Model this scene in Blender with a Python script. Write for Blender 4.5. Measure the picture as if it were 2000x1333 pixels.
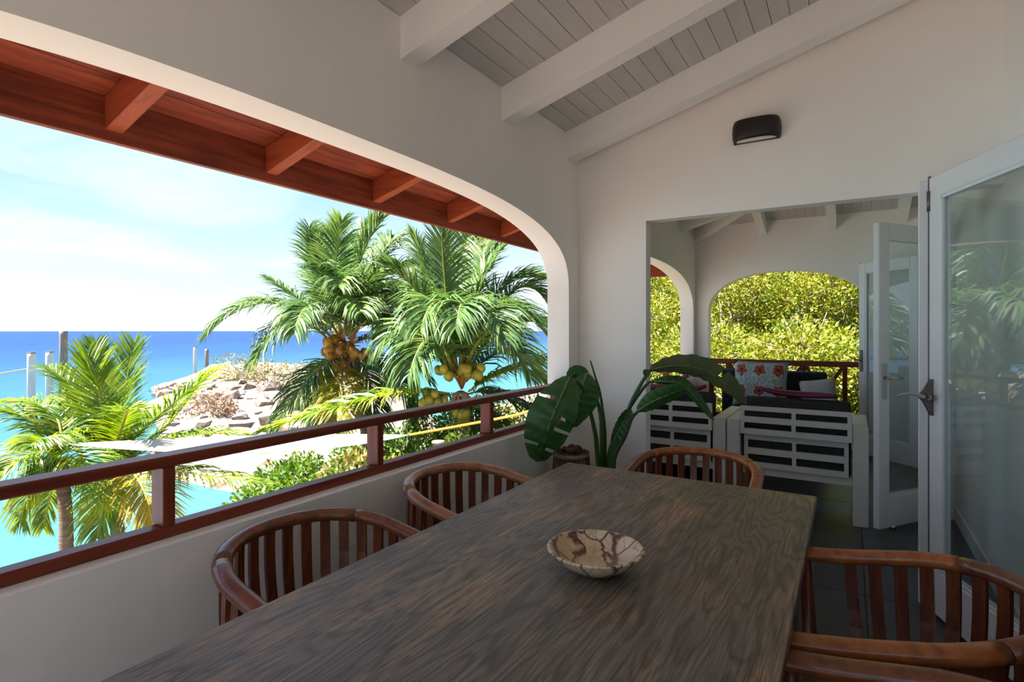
import bpy, bmesh, math, random
import numpy as np
from mathutils import Vector, Matrix
for o in list(bpy.data.objects): bpy.data.objects.remove(o)
S = bpy.context.scene
COL = S.collection
V = Vector
# ------------------------------------------------------------------ camera
FPX = 1078.0; TH = math.radians(31.47); HCAM = 1.40
cd = bpy.data.cameras.new('camera'); cam = bpy.data.objects.new('camera', cd); COL.objects.link(cam)
cam.location = (0, 0, HCAM); cam.rotation_euler = (math.pi/2, 0, TH)
cd.sensor_width = 36; cd.lens = FPX*36/2000; cd.shift_y = -20.5/2000; cd.clip_start = .02; cd.clip_end = 6000
S.camera = cam
# ------------------------------------------------------------------ view, sky, sun
S.view_settings.view_transform = 'Standard'; S.view_settings.look = 'None'
S.view_settings.gamma = 1; S.view_settings.use_curve_mapping = False
S.view_settings.exposure = 1.40
try:
    S.cycles.max_bounces = 14; S.cycles.diffuse_bounces = 9; S.cycles.glossy_bounces = 6
    S.cycles.transparent_max_bounces = 24; S.cycles.transmission_bounces = 8
except Exception: pass
W = bpy.data.worlds.new('sky'); S.world = W; W.use_nodes = True
nt = W.node_tree; nt.nodes.clear(); N = nt.nodes.new; LK = nt.links.new
tc = N('ShaderNodeTexCoord'); sx = N('ShaderNodeSeparateXYZ'); LK(tc.outputs['Generated'], sx.inputs[0])
cr = N('ShaderNodeValToRGB'); LK(sx.outputs['Z'], cr.inputs[0])
e = cr.color_ramp.elements; e[0].position = 0.0; e[0].color = (.70, .82, .92, 1)
e[1].position = 1.0; e[1].color = (.12, .28, .66, 1)
for p, c in ((.06, (.64, .79, .93, 1)), (.22, (.40, .62, .89, 1)), (.5, (.21, .42, .78, 1))):
    q = e.new(p); q.color = c
mp = N('ShaderNodeMapping'); mp.inputs['Scale'].default_value = (1.1, 1.1, 5.0); LK(tc.outputs['Generated'], mp.inputs[0])
nz = N('ShaderNodeTexNoise'); nz.inputs['Scale'].default_value = 2.1; nz.inputs['Detail'].default_value = 9
nz.inputs['Roughness'].default_value = .58; nz.inputs['Distortion'].default_value = .9; LK(mp.outputs[0], nz.inputs['Vector'])
cc = N('ShaderNodeValToRGB'); LK(nz.outputs['Fac'], cc.inputs[0])
cc.color_ramp.elements[0].position = .42; cc.color_ramp.elements[0].color = (0, 0, 0, 1)
cc.color_ramp.elements[1].position = .78; cc.color_ramp.elements[1].color = (.8, .8, .8, 1)
mx = N('ShaderNodeMix'); mx.data_type = 'RGBA'; LK(cc.outputs[0], mx.inputs[0]); LK(cr.outputs[0], mx.inputs[6])
mx.inputs[7].default_value = (.84, .88, .93, 1)
bg = N('ShaderNodeBackground'); bg.inputs['Strength'].default_value = 0.565; LK(mx.outputs[2], bg.inputs['Color'])
wo = N('ShaderNodeOutputWorld'); LK(bg.outputs[0], wo.inputs[0])
sd = bpy.data.lights.new('sun_offscreen', 'SUN'); sd.energy = 12.0; sd.angle = .009; sd.color = (1, .95, .87)
sun = bpy.data.objects.new('sun_offscreen', sd); COL.objects.link(sun); sun.location = (-6, -4, 14)
sun.rotation_euler = V((-.40, -.40, .83)).to_track_quat('Z', 'Y').to_euler()
# ------------------------------------------------------------------ helpers
sT, cT = math.sin(TH), math.cos(TH)
def ray(u, v):
    a = (u-1000)/FPX; b = (v-646)/FPX
    return V((cT*a-sT, sT*a+cT, -b))
def at(u, v, d): return V((0, 0, HCAM)) + ray(u, v)*d
def atX(u, v, X): r = ray(u, v); return V((0, 0, HCAM)) + r*(X/r.x)
def atY(u, v, Y): r = ray(u, v); return V((0, 0, HCAM)) + r*(Y/r.y)
def atZ(u, v, Z): r = ray(u, v); return V((0, 0, HCAM)) + r*((Z-HCAM)/r.z)
ORG = {}
def org(o): return ORG.get(o.name, V((0, 0, 0))) if o else V((0, 0, 0))
def tag(o, label=None, cat=None, group=None, kind=None):
    if label: o['label'] = label
    if cat: o['category'] = cat
    if group: o['group'] = group
    if kind: o['kind'] = kind
    return o
def thing(name, label, cat, loc, group=None):
    o = bpy.data.objects.new(name, None); COL.objects.link(o); o.location = loc; o.empty_display_size = .1
    ORG[o.name] = V(loc)
    return tag(o, label, cat, group)
class MB:
    """collects geometry in world coordinates, build() links it as one mesh object"""
    def __init__(s): s.v = []; s.f = []; s.sm = []; s.mi = []
    def add(s, vs, fs, smooth=False, mi=0):
        n = len(s.v); s.v += [tuple(p) for p in vs]; s.f += [tuple(i+n for i in q) for q in fs]
        s.sm += [smooth]*len(fs); s.mi += [mi]*len(fs); return s
    def box(s, lo, hi, M=None, mi=0):
        x0, y0, z0 = lo; x1, y1, z1 = hi
        vs = [V(p) for p in ((x0,y0,z0),(x1,y0,z0),(x1,y1,z0),(x0,y1,z0),(x0,y0,z1),(x1,y0,z1),(x1,y1,z1),(x0,y1,z1))]
        if M: vs = [M @ p for p in vs]
        return s.add(vs, [(0,3,2,1),(4,5,6,7),(0,1,5,4),(1,2,6,5),(2,3,7,6),(3,0,4,7)], mi=mi)
    def bbox(s, lo, hi, b=.004, M=None, seg=1, smooth=False):
        bm = bmesh.new(); bmesh.ops.create_cube(bm, size=1)
        for q in bm.verts: q.co = V([lo[i]+(q.co[i]+.5)*(hi[i]-lo[i]) for i in range(3)])
        bmesh.ops.bevel(bm, geom=bm.edges[:], offset=b, segments=seg, affect='EDGES', profile=.5)
        bm.verts.index_update()
        vs = [(M @ q.co) if M else q.co.copy() for q in bm.verts]; fs = [[q.index for q in f.verts] for f in bm.faces]
        bm.free(); return s.add(vs, fs, smooth)
    def tube(s, pts, rad, n=10, cap=True, up=None, sy=1.0, smooth=True):
        pts = [V(p) for p in pts]; m = len(pts)
        rr = rad if isinstance(rad, (list, tuple)) else [rad]*m
        vs = []; fs = []; ref = V(up) if up else None
        for i, p in enumerate(pts):
            t = (pts[min(i+1, m-1)]-pts[max(i-1, 0)]).normalized()
            if ref is None: ref = V((0, 0, 1)) if abs(t.z) < .9 else V((1, 0, 0))
            a = (ref - t*ref.dot(t)).normalized(); b = t.cross(a)
            if up is None: ref = a
            for k in range(n):
                w = 2*math.pi*k/n
                vs.append(p + a*math.cos(w)*rr[i]*sy + b*math.sin(w)*rr[i])
        for i in range(m-1):
            for k in range(n):
                fs.append((i*n+k, i*n+(k+1) % n, (i+1)*n+(k+1) % n, (i+1)*n+k))
        s.add(vs, fs, smooth)
        if cap: s.add([], []); b0 = len(s.v)-m*n; s.f += [tuple(b0+n-1-k for k in range(n)), tuple(b0+(m-1)*n+k for k in range(n))]; s.sm += [False]*2; s.mi += [0]*2
        return s
    def lathe(s, prof, c, n=32, M=None, smooth=True):
        c = V(c); vs = []; fs = []; m = len(prof)
        for r, z in prof:
            for k in range(n):
                w = 2*math.pi*k/n; p = V((r*math.cos(w), r*math.sin(w), z)); vs.append((M @ p if M else p)+c)
        for i in range(m-1):
            for k in range(n): fs.append((i*n+k, i*n+(k+1) % n, (i+1)*n+(k+1) % n, (i+1)*n+k))
        return s.add(vs, fs, smooth)
    def prism(s, poly, axis, a, b):
        """extrude a 2-D polygon: axis 'X' -> (y,z), 'Y' -> (x,z), 'Z' -> (x,y)"""
        n = len(poly)
        def P(q, w): return {'X': (w, q[0], q[1]), 'Y': (q[0], w, q[1]), 'Z': (q[0], q[1], w)}[axis]
        vs = [P(q, a) for q in poly]+[P(q, b) for q in poly]
        fs = [tuple(range(n-1, -1, -1)), tuple(range(n, 2*n))]+[(i, (i+1) % n, n+(i+1) % n, n+i) for i in range(n)]
        return s.add(vs, fs)
    def ball(s, c, r, n=10, m=7, sc=(1, 1, 1), M=None):
        vs = []; fs = []; c = V(c)
        for i in range(m+1):
            p = math.pi*i/m
            for k in range(n):
                w = 2*math.pi*k/n
                q = V((r*sc[0]*math.sin(p)*math.cos(w), r*sc[1]*math.sin(p)*math.sin(w), r*sc[2]*math.cos(p)))
                vs.append((M @ q if M else q)+c)
        for i in range(m):
            for k in range(n): fs.append((i*n+k, (i+1)*n+k, (i+1)*n+(k+1) % n, i*n+(k+1) % n))
        return s.add(vs, fs, True)
    def build(s, name, mat, parent=None, origin=None, fixn=True):
        me = bpy.data.meshes.new(name)
        if parent is not None: og = org(parent)
        elif origin is not None: og = V(origin)
        else:
            A = np.array(s.v); og = V(((A[:,0].min()+A[:,0].max())/2, (A[:,1].min()+A[:,1].max())/2, A[:,2].min()))
        A = np.array(s.v, dtype=float)-np.array(og)
        me.from_pydata(A.tolist(), [], s.f); me.update()
        me.polygons.foreach_set('use_smooth', s.sm)
        if isinstance(mat, (list, tuple)):
            for q in mat: me.materials.append(q)
            me.polygons.foreach_set('material_index', s.mi)
        else: me.materials.append(mat)
        if fixn:
            bm = bmesh.new(); bm.from_mesh(me); bmesh.ops.recalc_face_normals(bm, faces=bm.faces[:]); bm.to_mesh(me); bm.free()
        o = bpy.data.objects.new(name, me); COL.objects.link(o)
        if parent is not None: o.parent = parent
        else: o.location = og
        ORG[o.name] = og
        return o
def struct(name, mb, mat, label=None, cat=None):
    o = mb.build(name, mat); o['kind'] = 'structure'
    return tag(o, label, cat)
def copy_tree(o, loc, rz=None, label=None, parent=None):
    c = o.copy(); COL.objects.link(c); c.parent = parent
    if parent is None: c.location = loc; ORG[c.name] = V(loc)
    if rz is not None: c.rotation_euler = (0, 0, rz)
    if label: c['label'] = label
    for ch in list(o.children): copy_tree(ch, None, None, None, c)
    return c
# ------------------------------------------------------------------ materials
def nodes(name):
    m = bpy.data.materials.new(name); m.use_nodes = True; t = m.node_tree
    b = t.nodes.get('Principled BSDF'); return m, t, b
def setp(b, col=None, rough=None, spec=None, metal=None, coat=None, trans=None):
    if col: b.inputs['Base Color'].default_value = (*col, 1)
    if rough is not None: b.inputs['Roughness'].default_value = rough
    if spec is not None: b.inputs['Specular IOR Level'].default_value = spec
    if metal is not None: b.inputs['Metallic'].default_value = metal
    if coat is not None: b.inputs['Coat Weight'].default_value = coat; b.inputs['Coat Roughness'].default_value = .15
def lin(r, g, b):
    f = lambda c: (c/255/12.92 if c <= 10 else ((c/255+.055)/1.055)**2.4)
    return (f(r), f(g), f(b))
def noise_mat(name, cols, scale=(1, 1, 1), ns=5, detail=6, rough=.5, spec=.4, bump=0, bscale=None, dist=0, pos=None, coat=None, coord='Object', btype='noise', rand=0, trans=0):
    m, t, b = nodes(name); setp(b, rough=rough, spec=spec, coat=coat)
    n = t.nodes.new; l = t.links.new
    c = n('ShaderNodeTexCoord'); mp = n('ShaderNodeMapping'); mp.inputs['Scale'].default_value = scale
    l(c.outputs[coord], mp.inputs[0])
    if rand:
        oi = n('ShaderNodeObjectInfo'); mu = n('ShaderNodeMath'); mu.operation = 'MULTIPLY'; mu.inputs[1].default_value = 37
        l(oi.outputs['Random'], mu.inputs[0]); cx = n('ShaderNodeCombineXYZ'); l(mu.outputs[0], cx.inputs[0]); l(mu.outputs[0], cx.inputs[1]); l(cx.outputs[0], mp.inputs['Location'])
    z = n('ShaderNodeTexNoise'); z.inputs['Scale'].default_value = ns; z.inputs['Detail'].default_value = detail; z.inputs['Distortion'].default_value = dist
    z.inputs['Roughness'].default_value = .6
    l(mp.outputs[0], z.inputs['Vector'])
    r = n('ShaderNodeValToRGB'); l(z.outputs['Fac'], r.inputs[0]); k = len(cols)
    pos = pos or [.3+.4*i/(max(k-1, 1)) for i in range(k)]
    el = r.color_ramp.elements
    while len(el) < k: el.new(.5)
    while len(el) > k: el.remove(el[-1])
    for i, cc in enumerate(cols): el[i].position = pos[i]; el[i].color = (*cc, 1)
    out = r.outputs[0]
    if rand:
        hs = n('ShaderNodeHueSaturation'); ad = n('ShaderNodeMapRange'); ad.inputs[3].default_value = 1-rand; ad.inputs[4].default_value = 1+rand
        l(oi.outputs['Random'], ad.inputs[0]); l(ad.outputs[0], hs.inputs['Value']); l(out, hs.inputs['Color']); out = hs.outputs[0]
    l(out, b.inputs['Base Color'])
    if bump:
        if btype == 'noise':
            q = n('ShaderNodeTexNoise'); q.inputs['Scale'].default_value = bscale or ns*3; q.inputs['Detail'].default_value = 5; l(mp.outputs[0], q.inputs['Vector']); h = q.outputs['Fac']
        else:
            q = n('ShaderNodeTexVoronoi'); q.inputs['Scale'].default_value = bscale or ns*3; l(mp.outputs[0], q.inputs['Vector']); h = q.outputs['Distance']
        bp = n('ShaderNodeBump'); bp.inputs['Strength'].default_value = bump; bp.inputs['Distance'].default_value = .02
        l(h, bp.inputs['Height']); l(bp.outputs[0], b.inputs['Normal'])
    if trans:
        o = t.nodes['Material Output']; tr = n('ShaderNodeBsdfTranslucent'); ms = n('ShaderNodeMixShader'); ms.inputs[0].default_value = trans
        g = n('ShaderNodeHueSaturation'); g.inputs['Value'].default_value = 1.35; g.inputs['Saturation'].default_value = 1.1; g.inputs['Hue'].default_value = .485
        l(out, g.inputs['Color']); l(g.outputs[0], tr.inputs['Color']); l(b.outputs[0], ms.inputs[1]); l(tr.outputs[0], ms.inputs[2]); l(ms.outputs[0], o.inputs[0])
    return m
def flat(name, col, rough=.5, spec=.4, metal=0, coat=None):
    m, t, b = nodes(name); setp(b, col, rough, spec, metal, coat); return m
M = {}
M['plaster'] = noise_mat('plaster', [(.90, .866, .826), (.94, .906, .87)], ns=1.5, rough=.85, spec=.15, bump=.12, bscale=14)
M['parapet'] = noise_mat('parapet', [(.74, .72, .69), (.80, .78, .75)], scale=(1, 1, 2), ns=2, rough=.8, spec=.2, bump=.3, bscale=9)
M['white_paint'] = noise_mat('white_paint', [(.88, .87, .85), (.92, .91, .89)], ns=3, rough=.45, spec=.35, bump=.04, bscale=30)
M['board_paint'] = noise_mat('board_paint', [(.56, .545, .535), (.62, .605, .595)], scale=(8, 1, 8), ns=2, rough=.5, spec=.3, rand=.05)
M['door_paint'] = noise_mat('door_paint', [(.80, .81, .82), (.84, .85, .86)], ns=3, rough=.35, spec=.4)
R1, R2, R3 = (.26, .050, .018), (.19, .033, .012), (.11, .020, .010)
M['redwood_y'] = noise_mat('redwood_y', [R3, R2, R1], scale=(14, .7, 14), ns=3, rough=.42, spec=.4, coat=.08, bump=.06)
M['redwood_x'] = noise_mat('redwood_x', [R3, R2, R1], scale=(.7, 14, 14), ns=3, rough=.48, spec=.35, coat=.03, bump=.06)
M['redwood_z'] = noise_mat('redwood_z', [R3, R2, R1], scale=(14, 14, .7), ns=3, rough=.48, spec=.35, coat=.03, bump=.06)
O1, O2, O3 = (.27, .050, .016), (.19, .032, .011), (.09, .016, .008)
M['eavewood_y'] = noise_mat('eavewood_y', [O3, O2, O1], scale=(10, .8, 10), ns=3, rough=.5, spec=.3, bump=.08, rand=.1)
M['eavewood_x'] = noise_mat('eavewood_x', [O2, O1, (.32, .065, .02)], scale=(.8, 10, 10), ns=3, rough=.5, spec=.3, bump=.08)
M['glass'] = bpy.data.materials.new('glass'); M['glass'].use_nodes = True
t = M['glass'].node_tree; t.nodes.clear(); o_ = t.nodes.new('ShaderNodeOutputMaterial'); ms = t.nodes.new('ShaderNodeMixShader')
fr = t.nodes.new('ShaderNodeFresnel'); fr.inputs[0].default_value = 1.62; tp = t.nodes.new('ShaderNodeBsdfTransparent'); tp.inputs[0].default_value = (.90, .94, .94, 1)
gl = t.nodes.new('ShaderNodeBsdfGlossy'); gl.inputs['Roughness'].default_value = .005; gl.inputs[0].default_value = (.95, .97, 1, 1)
ge = t.nodes.new('ShaderNodeNewGeometry'); mr_ = t.nodes.new('ShaderNodeMapRange'); mr_.inputs[3].default_value = 1.62; mr_.inputs[4].default_value = 1/1.62
t.links.new(ge.outputs['Backfacing'], mr_.inputs[0]); t.links.new(mr_.outputs[0], fr.inputs[0]); t.links.new(fr.outputs[0], ms.inputs[0]); t.links.new(tp.outputs[0], ms.inputs[1]); t.links.new(gl.outputs[0], ms.inputs[2]); t.links.new(ms.outputs[0], o_.inputs[0])
M['bronze'] = noise_mat('bronze', [(.16, .13, .115), (.24, .20, .18)], ns=20, rough=.4, spec=.5); M['bronze'].node_tree.nodes['Principled BSDF'].inputs['Metallic'].default_value = .7
M['steel'] = flat('steel', (.55, .55, .56), .25, .5, 1)
M['tile'] = noise_mat('tile', [(.045, .046, .050), (.075, .076, .082)], ns=4, rough=.38, spec=.45, bump=.05, bscale=30, rand=.12)
M['grout'] = flat('grout', (.24, .24, .235), .9, .1)
# ------------------------------------------------------------------ structure
XL, XR, YF, XL2, YE = -1.69, .67, 3.70, -1.755, 7.55
SL = .281
def zc(x): return 2.787 + SL*(x+1.69)
def arch(s, c, hw, z0, rise, n):
    q = abs((s-c)/hw); q = min(q, 1.0); return z0 + rise*(1-q**n)**(1/n)
def arched_wall(name, plane, t0, t1, s0, s1, c, hw, zpar, z0, rise, n, ztop):
    """wall in the plane X (s runs along Y) or Y (s runs along X) from t0 to t1, with an arched opening above a parapet"""
    def P(s, t, z): return (t, s, z) if plane == 'X' else (s, t, z)
    ss = [c-hw*math.cos(math.pi*i/64) for i in range(65)]
    mb = MB(); vs = []; fs = []
    for s in ss:
        za = arch(s, c, hw, z0, rise, n)
        for t in (t0, t1):
            for z in (0, zpar, za, ztop(s, t)): vs.append(P(s, t, z))
    for i in range(64):
        a = i*8; b = (i+1)*8
        for k in (0, 4):
            fs += [(a+k, b+k, b+k+1, a+k+1), (a+k+2, b+k+2, b+k+3, a+k+3)]
        for k in (0, 1, 2, 3): fs.append((a+k, a+k+4, b+k+4, b+k))
    mb.add(vs, fs)
    for (p, q, e) in ((s0, ss[0], ss[0]), (ss[-1], s1, ss[-1])):
        vs = [P(s, t, z) for s in (p, q) for t in (t0, t1) for z in (0, ztop(s, t))]
        mb.add(vs, [(0,1,3,2),(4,6,7,5),(0,4,5,1),(2,3,7,6),(1,5,7,3),(0,2,6,4)])
    return struct(name, mb, M['plaster'])
arched_wall('wall_left', 'X', XL-.17, XL, -1.1, YF, 1.57, 1.96, .775, 1.65, .53, 3.0, lambda s, t: zc(t))
arched_wall('wall_left_sitting', 'X', XL2-.17, XL2, YF+.10, YE, 5.64, 1.79, .775, 1.62, .54, 2.6, lambda s, t: zc(t))
arched_wall('wall_end', 'Y', YE, YE+.17, XL2-.17, XR+.15, -.70, .893, .28, 1.62, .52, 2.25, lambda s, t: 2.769-SL*(t-YE))
arched_wall('wall_back', 'Y', -1.25, -1.10, XL-.17, XR+.15, -.51, 1.02, .05, 1.65, .53, 3.0, lambda s, t: zc(s))
mb = MB(); mb.prism([(XL, 0), (-1.19, 0), (-1.19, 2.15), (XR, 2.15), (XR, zc(XR)), (XL, zc(XL))], 'Y', YF, YF+.10); struct('wall_far', mb, M['plaster'])
mb = MB()                      # house wall with two door openings
OP = [(.25, 2.66, 2.19), (5.27, 6.90, 2.19)]
yy = -1.1
for a, b, h in OP:
    mb.box((XR, yy, 0), (XR+.15, a, 3.46)); mb.box((XR, a, h), (XR+.15, b, 3.46)); yy = b
mb.box((XR, yy, 0), (XR+.15, YE+.17, 3.46)); struct('wall_right', mb, M['plaster'])
for k, (a, b, h) in enumerate(OP):          # casings round the openings
    mb = MB(); mb.box((XR-.03, a-.09, 0), (XR+.15, a, h+.09)); mb.box((XR-.03, b, 0), (XR+.15, b+.09, h+.09)); mb.box((XR-.03, a, h), (XR+.15, b, h+.09))
    struct('trim_%d' % (k+1), mb, M['door_paint'])
mb = MB(); mb.box((XR-.012, 2.75, 0), (XR, 5.18, .10)); struct('baseboard_right', mb, M['white_paint'])
# rooms of the house behind the doors
mb = MB(); mb.box((XR+.15, -1.25, -.12), (4.6, 7.72, 0)); struct('floor_house', mb, M['tile'])
mb = MB(); mb.box((4.5, -1.25, 0), (4.6, 7.72, 2.6)); struct('wall_house', mb, M['plaster'])
mb = MB(); mb.box((XR+.15, 4.0, 0), (4.5, 4.12, 2.6)); struct('wall_house_partition', mb, M['plaster'])
mb = MB(); mb.box((XR+.15, 7.6, 0), (4.5, 7.72, 2.6)); struct('wall_house_end', mb, M['plaster'])
mb = MB(); mb.box((XR+.15, -1.25, 0), (4.5, -1.13, 2.6)); struct('wall_house_back', mb, M['plaster'])
mb = MB(); mb.box((XR+.15, -1.25, 2.6), (4.6, 7.72, 2.72)); struct('ceiling_house', mb, M['white_paint'])
# floor slab and tiles
mb = MB(); mb.box((XL-.17, -1.25, -.35), (XR+.15, YE+.17, -.012)); fl = struct('floor', mb, M['grout'])
TS = .60; first = None
x = XR; i = 0
while x > XL2-.02:
    y = YF+.36-TS*9; x0 = max(x-TS, XL2-.1)
    while y < YE:
        lo = (x0+.003, max(y, -1.1)+.003); hi = (x-.003, min(y+TS, YE)-.003)
        if hi[1] > lo[1]+.02:
            q = MB().bbox((lo[0], lo[1], -.012), (hi[0], hi[1], 0), .0015).build('floor_tile', M['tile'], fl)
        y += TS
    x -= TS
# ceiling of the dining veranda: backing, boards, rafters
mb = MB(); mb.prism([(XL-.02, zc(XL-.02)+.014), (XR, zc(XR)+.014), (XR, zc(XR)+.03), (XL-.02, zc(XL-.02)+.03)], 'Y', -1.1, YF); ce = struct('ceiling', mb, M['grout'])
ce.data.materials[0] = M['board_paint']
x = XL; k = 0
while x < XR-.01:
    x1 = min(x+.0936, XR)
    g = .0018
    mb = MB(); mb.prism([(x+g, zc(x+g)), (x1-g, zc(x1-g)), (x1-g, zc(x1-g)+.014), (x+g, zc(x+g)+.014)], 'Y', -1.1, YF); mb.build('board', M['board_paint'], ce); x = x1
for y in (-.67, .16, .99, 1.82, 2.65, 3.48):
    w = .10 if y < 3.4 else .12
    mb = MB(); mb.prism([(XL, zc(XL)-.19), (XR, zc(XR)-.19), (XR, zc(XR)), (XL, zc(XL))], 'Y', y, y+w); mb.build('rafter', M['white_paint'], ce)
# ceiling of the sitting veranda, hipped towards the end wall
def ze(y): return 2.769 + SL*(YE-y)
hx = XR; hy = YE-(XR-XL2)
Z0 = 2.769
mb = MB()
A = [(XL2, YF+.1, Z0), (XL2, YE, Z0), (XR, hy, ze(hy)), (XR, YF+.1, ze(hy))]
B = [(XL2, YE, Z0), (XR, YE, Z0), (XR, hy, ze(hy))]
for P in (A, B):
    n = len(P); up = [(p[0], p[1], p[2]+.03) for p in P]
    mb.add(P+up, [tuple(range(n)), tuple(range(2*n-1, n-1, -1))]+[(i, (i+1) % n, n+(i+1) % n, n+i) for i in range(n)])
def striped(name, axis, per):
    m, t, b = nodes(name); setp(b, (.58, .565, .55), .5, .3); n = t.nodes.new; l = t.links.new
    c = n('ShaderNodeTexCoord'); s_ = n('ShaderNodeSeparateXYZ'); l(c.outputs['Object'], s_.inputs[0])
    mo = n('ShaderNodeMath'); mo.operation = 'PINGPONG'; mo.inputs[1].default_value = per/2; l(s_.outputs[axis], mo.inputs[0])
    mr = n('ShaderNodeMapRange'); mr.inputs[1].default_value = 0; mr.inputs[2].default_value = .004; l(mo.outputs[0], mr.inputs[0])
    bp = n('ShaderNodeBump'); bp.inputs['Distance'].default_value = .006; bp.inputs['Strength'].default_value = .8; l(mr.outputs[0], bp.inputs['Height']); l(bp.outputs[0], b.inputs['Normal'])
    return m
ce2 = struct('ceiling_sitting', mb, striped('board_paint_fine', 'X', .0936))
def rafter(p, q, w, d, par, mat, name='rafter'):
    p = V(p); q = V(q); t = (q-p); s = V((t.y, -t.x, 0)).normalized()*(w/2); dn = V((0, 0, -d))
    vs = [p+s, p-s, p-s+dn, p+s+dn, q+s, q-s, q-s+dn, q+s+dn]
    return MB().add(vs, [(0,1,2,3),(7,6,5,4),(0,4,5,1),(1,5,6,2),(2,6,7,3),(3,7,4,0)]).build(name, mat, par)
for y in (4.40, 5.20, 6.0, 6.8):
    xe = min(XR, XL2+(YE-y)); rafter((XL2, y, Z0), (xe, y, Z0+SL*(xe-XL2)), .09, .17, ce2, M['white_paint'])
for xx in (-.93, -.18, .5):
    ye = max(YE-(xx-XL2), hy); rafter((xx, YE, Z0), (xx, ye, ze(ye)), .09, .17, ce2, M['white_paint'])
rafter((XL2, YE, Z0), (hx, hy, ze(hy)), .10, .20, ce2, M['white_paint'])
# roof slab above everything, red eaves outside
XEV = -2.86; YEV = YE+.17+1.0
mb = MB(); mb.prism([(XEV-.03, zc(XEV)+.06), (4.7, zc(4.7)+.06), (4.7, zc(4.7)+.2), (XEV-.03, zc(XEV)+.2)], 'Y', -2.3, 6.2)
A = [(XEV-.03, 6.2), (XEV-.03, YEV), (XEV+ (YEV-6.2), 6.2)]
def zr(x): return zc(x)+.06
P = [(XEV-.03, 6.2, zr(XEV)), (XEV-.03, YEV+.03, zr(XEV)), (4.7, YEV+.03, zr(XEV)), (4.7, 6.2, zr(XEV)+SL*(YEV-6.2)), (XEV+(YEV-6.2), 6.2, zr(XEV)+SL*(YEV-6.2))]
up = [(p[0], p[1], p[2]+.14) for p in P]; n = 5
mb.add(P+up, [(0,1,4),(1,2,3,4),(9,6,5),(9,8,7,6)]+[(i, (i+1) % n, n+(i+1) % n, n+i) for i in range(n)])
roof = struct('roof', mb, M['grout']); roof.data.materials[0] = flat('roof_sheet', (.25, .12, .08), .8, .2)
TAILS = [1.163-.807*2, 1.163-.807, 1.163, 1.967, 2.80, 3.64, 4.47, 5.28, 6.1, 6.9, 7.7]
mb = MB(); mb.bbox((XEV-.035, -2.2, 2.257), (XEV, YEV+.035, 2.50), .003); ev = struct('trim_3', mb, M['eavewood_y'])
for y in TAILS:
    rafter((XEV, y+.035, zc(XEV)-.005), (XL-.168, y+.035, zc(XL-.168)-.005), .07, .145, ev, M['eavewood_x'], 'rafter_tail')
x = XEV
while x < XL-.18:
    x1 = min(x+.142, XL-.17); g = .002
    mb = MB(); mb.prism([(x+g, zc(x+g)), (x1-g, zc(x1-g)), (x1-g, zc(x1-g)+.018), (x+g, zc(x+g)+.018)], 'Y', -2.2, YEV-(x-XEV)); mb.build('soffit_board', M['eavewood_y'], ev); x = x1
mb = MB(); mb.bbox((XEV, YEV, 2.257), (XR+.2, YEV+.035, 2.50), .003); ev2 = struct('trim_4', mb, M['eavewood_x'])
y = YEV
while y > YE+.18:
    y1 = max(y-.142, YE+.17); g = .002
    z_ = lambda q: zc(XEV)+SL*(YEV-q)
    mb = MB(); mb.prism([(y-g, z_(y-g)), (y1+g, z_(y1+g)), (y1+g, z_(y1+g)+.018), (y-g, z_(y-g)+.018)], 'X', XEV+(YEV-y), XR+.2); mb.build('soffit_board', M['eavewood_x'], ev2); y = y1
for xx in (-1.7, -.93, -.18, .5):
    rafter((xx, YEV, zc(XEV)-.005), (xx, YE+.172, zc(XEV)-.005+SL*.82), .07, .145, ev2, M['eavewood_y'], 'rafter_tail')
# ------------------------------------------------------------------ railings
def railing(name, label, x0, x1, y0, y1, posts):
    r = thing(name, label, 'railing', ((x0+x1)/2, (y0+y1)/2, .775))
    MB().bbox((x0, y0, .988), (x1, y1, 1.022), .004).build('top_rail', M['redwood_y'], r)
    MB().bbox((x0+.02, y0, .7755), (x1, y1, .811), .004).build('bottom_rail', M['redwood_y'], r)
    for y in posts: MB().bbox((x0+.005, y-.018, .811), (x1-.001, y+.018, .988), .003).build('post', M['redwood_z'], r)
    return r
railing('balcony_railing', 'red-brown varnished wooden railing on the parapet beside the dining table', -1.824, -1.748, -.385, 3.525, (.0, .88, 1.76, 2.64, 3.505))
railing('balcony_railing', 'red-brown wooden railing on the side parapet of the sitting area', XL2-.134, XL2-.058, 3.86, 7.42, (3.88, 4.75, 5.6, 6.5, 7.40))
r = thing('end_railing', 'plain red-brown wooden railing closing the arched end of the dining veranda', 'railing', (-.51, -1.175, .05))
MB().bbox((-1.525, -1.205, .97), (.505, -1.145, 1.02), .004).build('top_rail', M['redwood_x'], r)
for x in (-1.50, -1.0, -.51, -.02, .48): MB().bbox((x-.02, -1.195, .05), (x+.02, -1.155, .97), .003).build('post', M['redwood_z'], r)
r = thing('braced_railing', 'red-brown wooden railing with crossed braces under the end arch', 'railing', (-.70, YE+.08, .775))
E0, E1 = -1.585, .185; ye = YE+.085
MB().bbox((E0, ye-.035, .965), (E1, ye+.035, 1.03), .004).build('top_rail', M['redwood_x'], r)
MB().bbox((E0, ye-.03, .28), (E1, ye+.03, .33), .004).build('bottom_rail', M['redwood_x'], r)
PX = [-1.56, -1.357, -.92, -.48, -.05, .16]
for x in PX: MB().bbox((x-.026, ye-.026, .33), (x+.026, ye+.026, .965), .003).build('post', M['redwood_z'], r)
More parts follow.
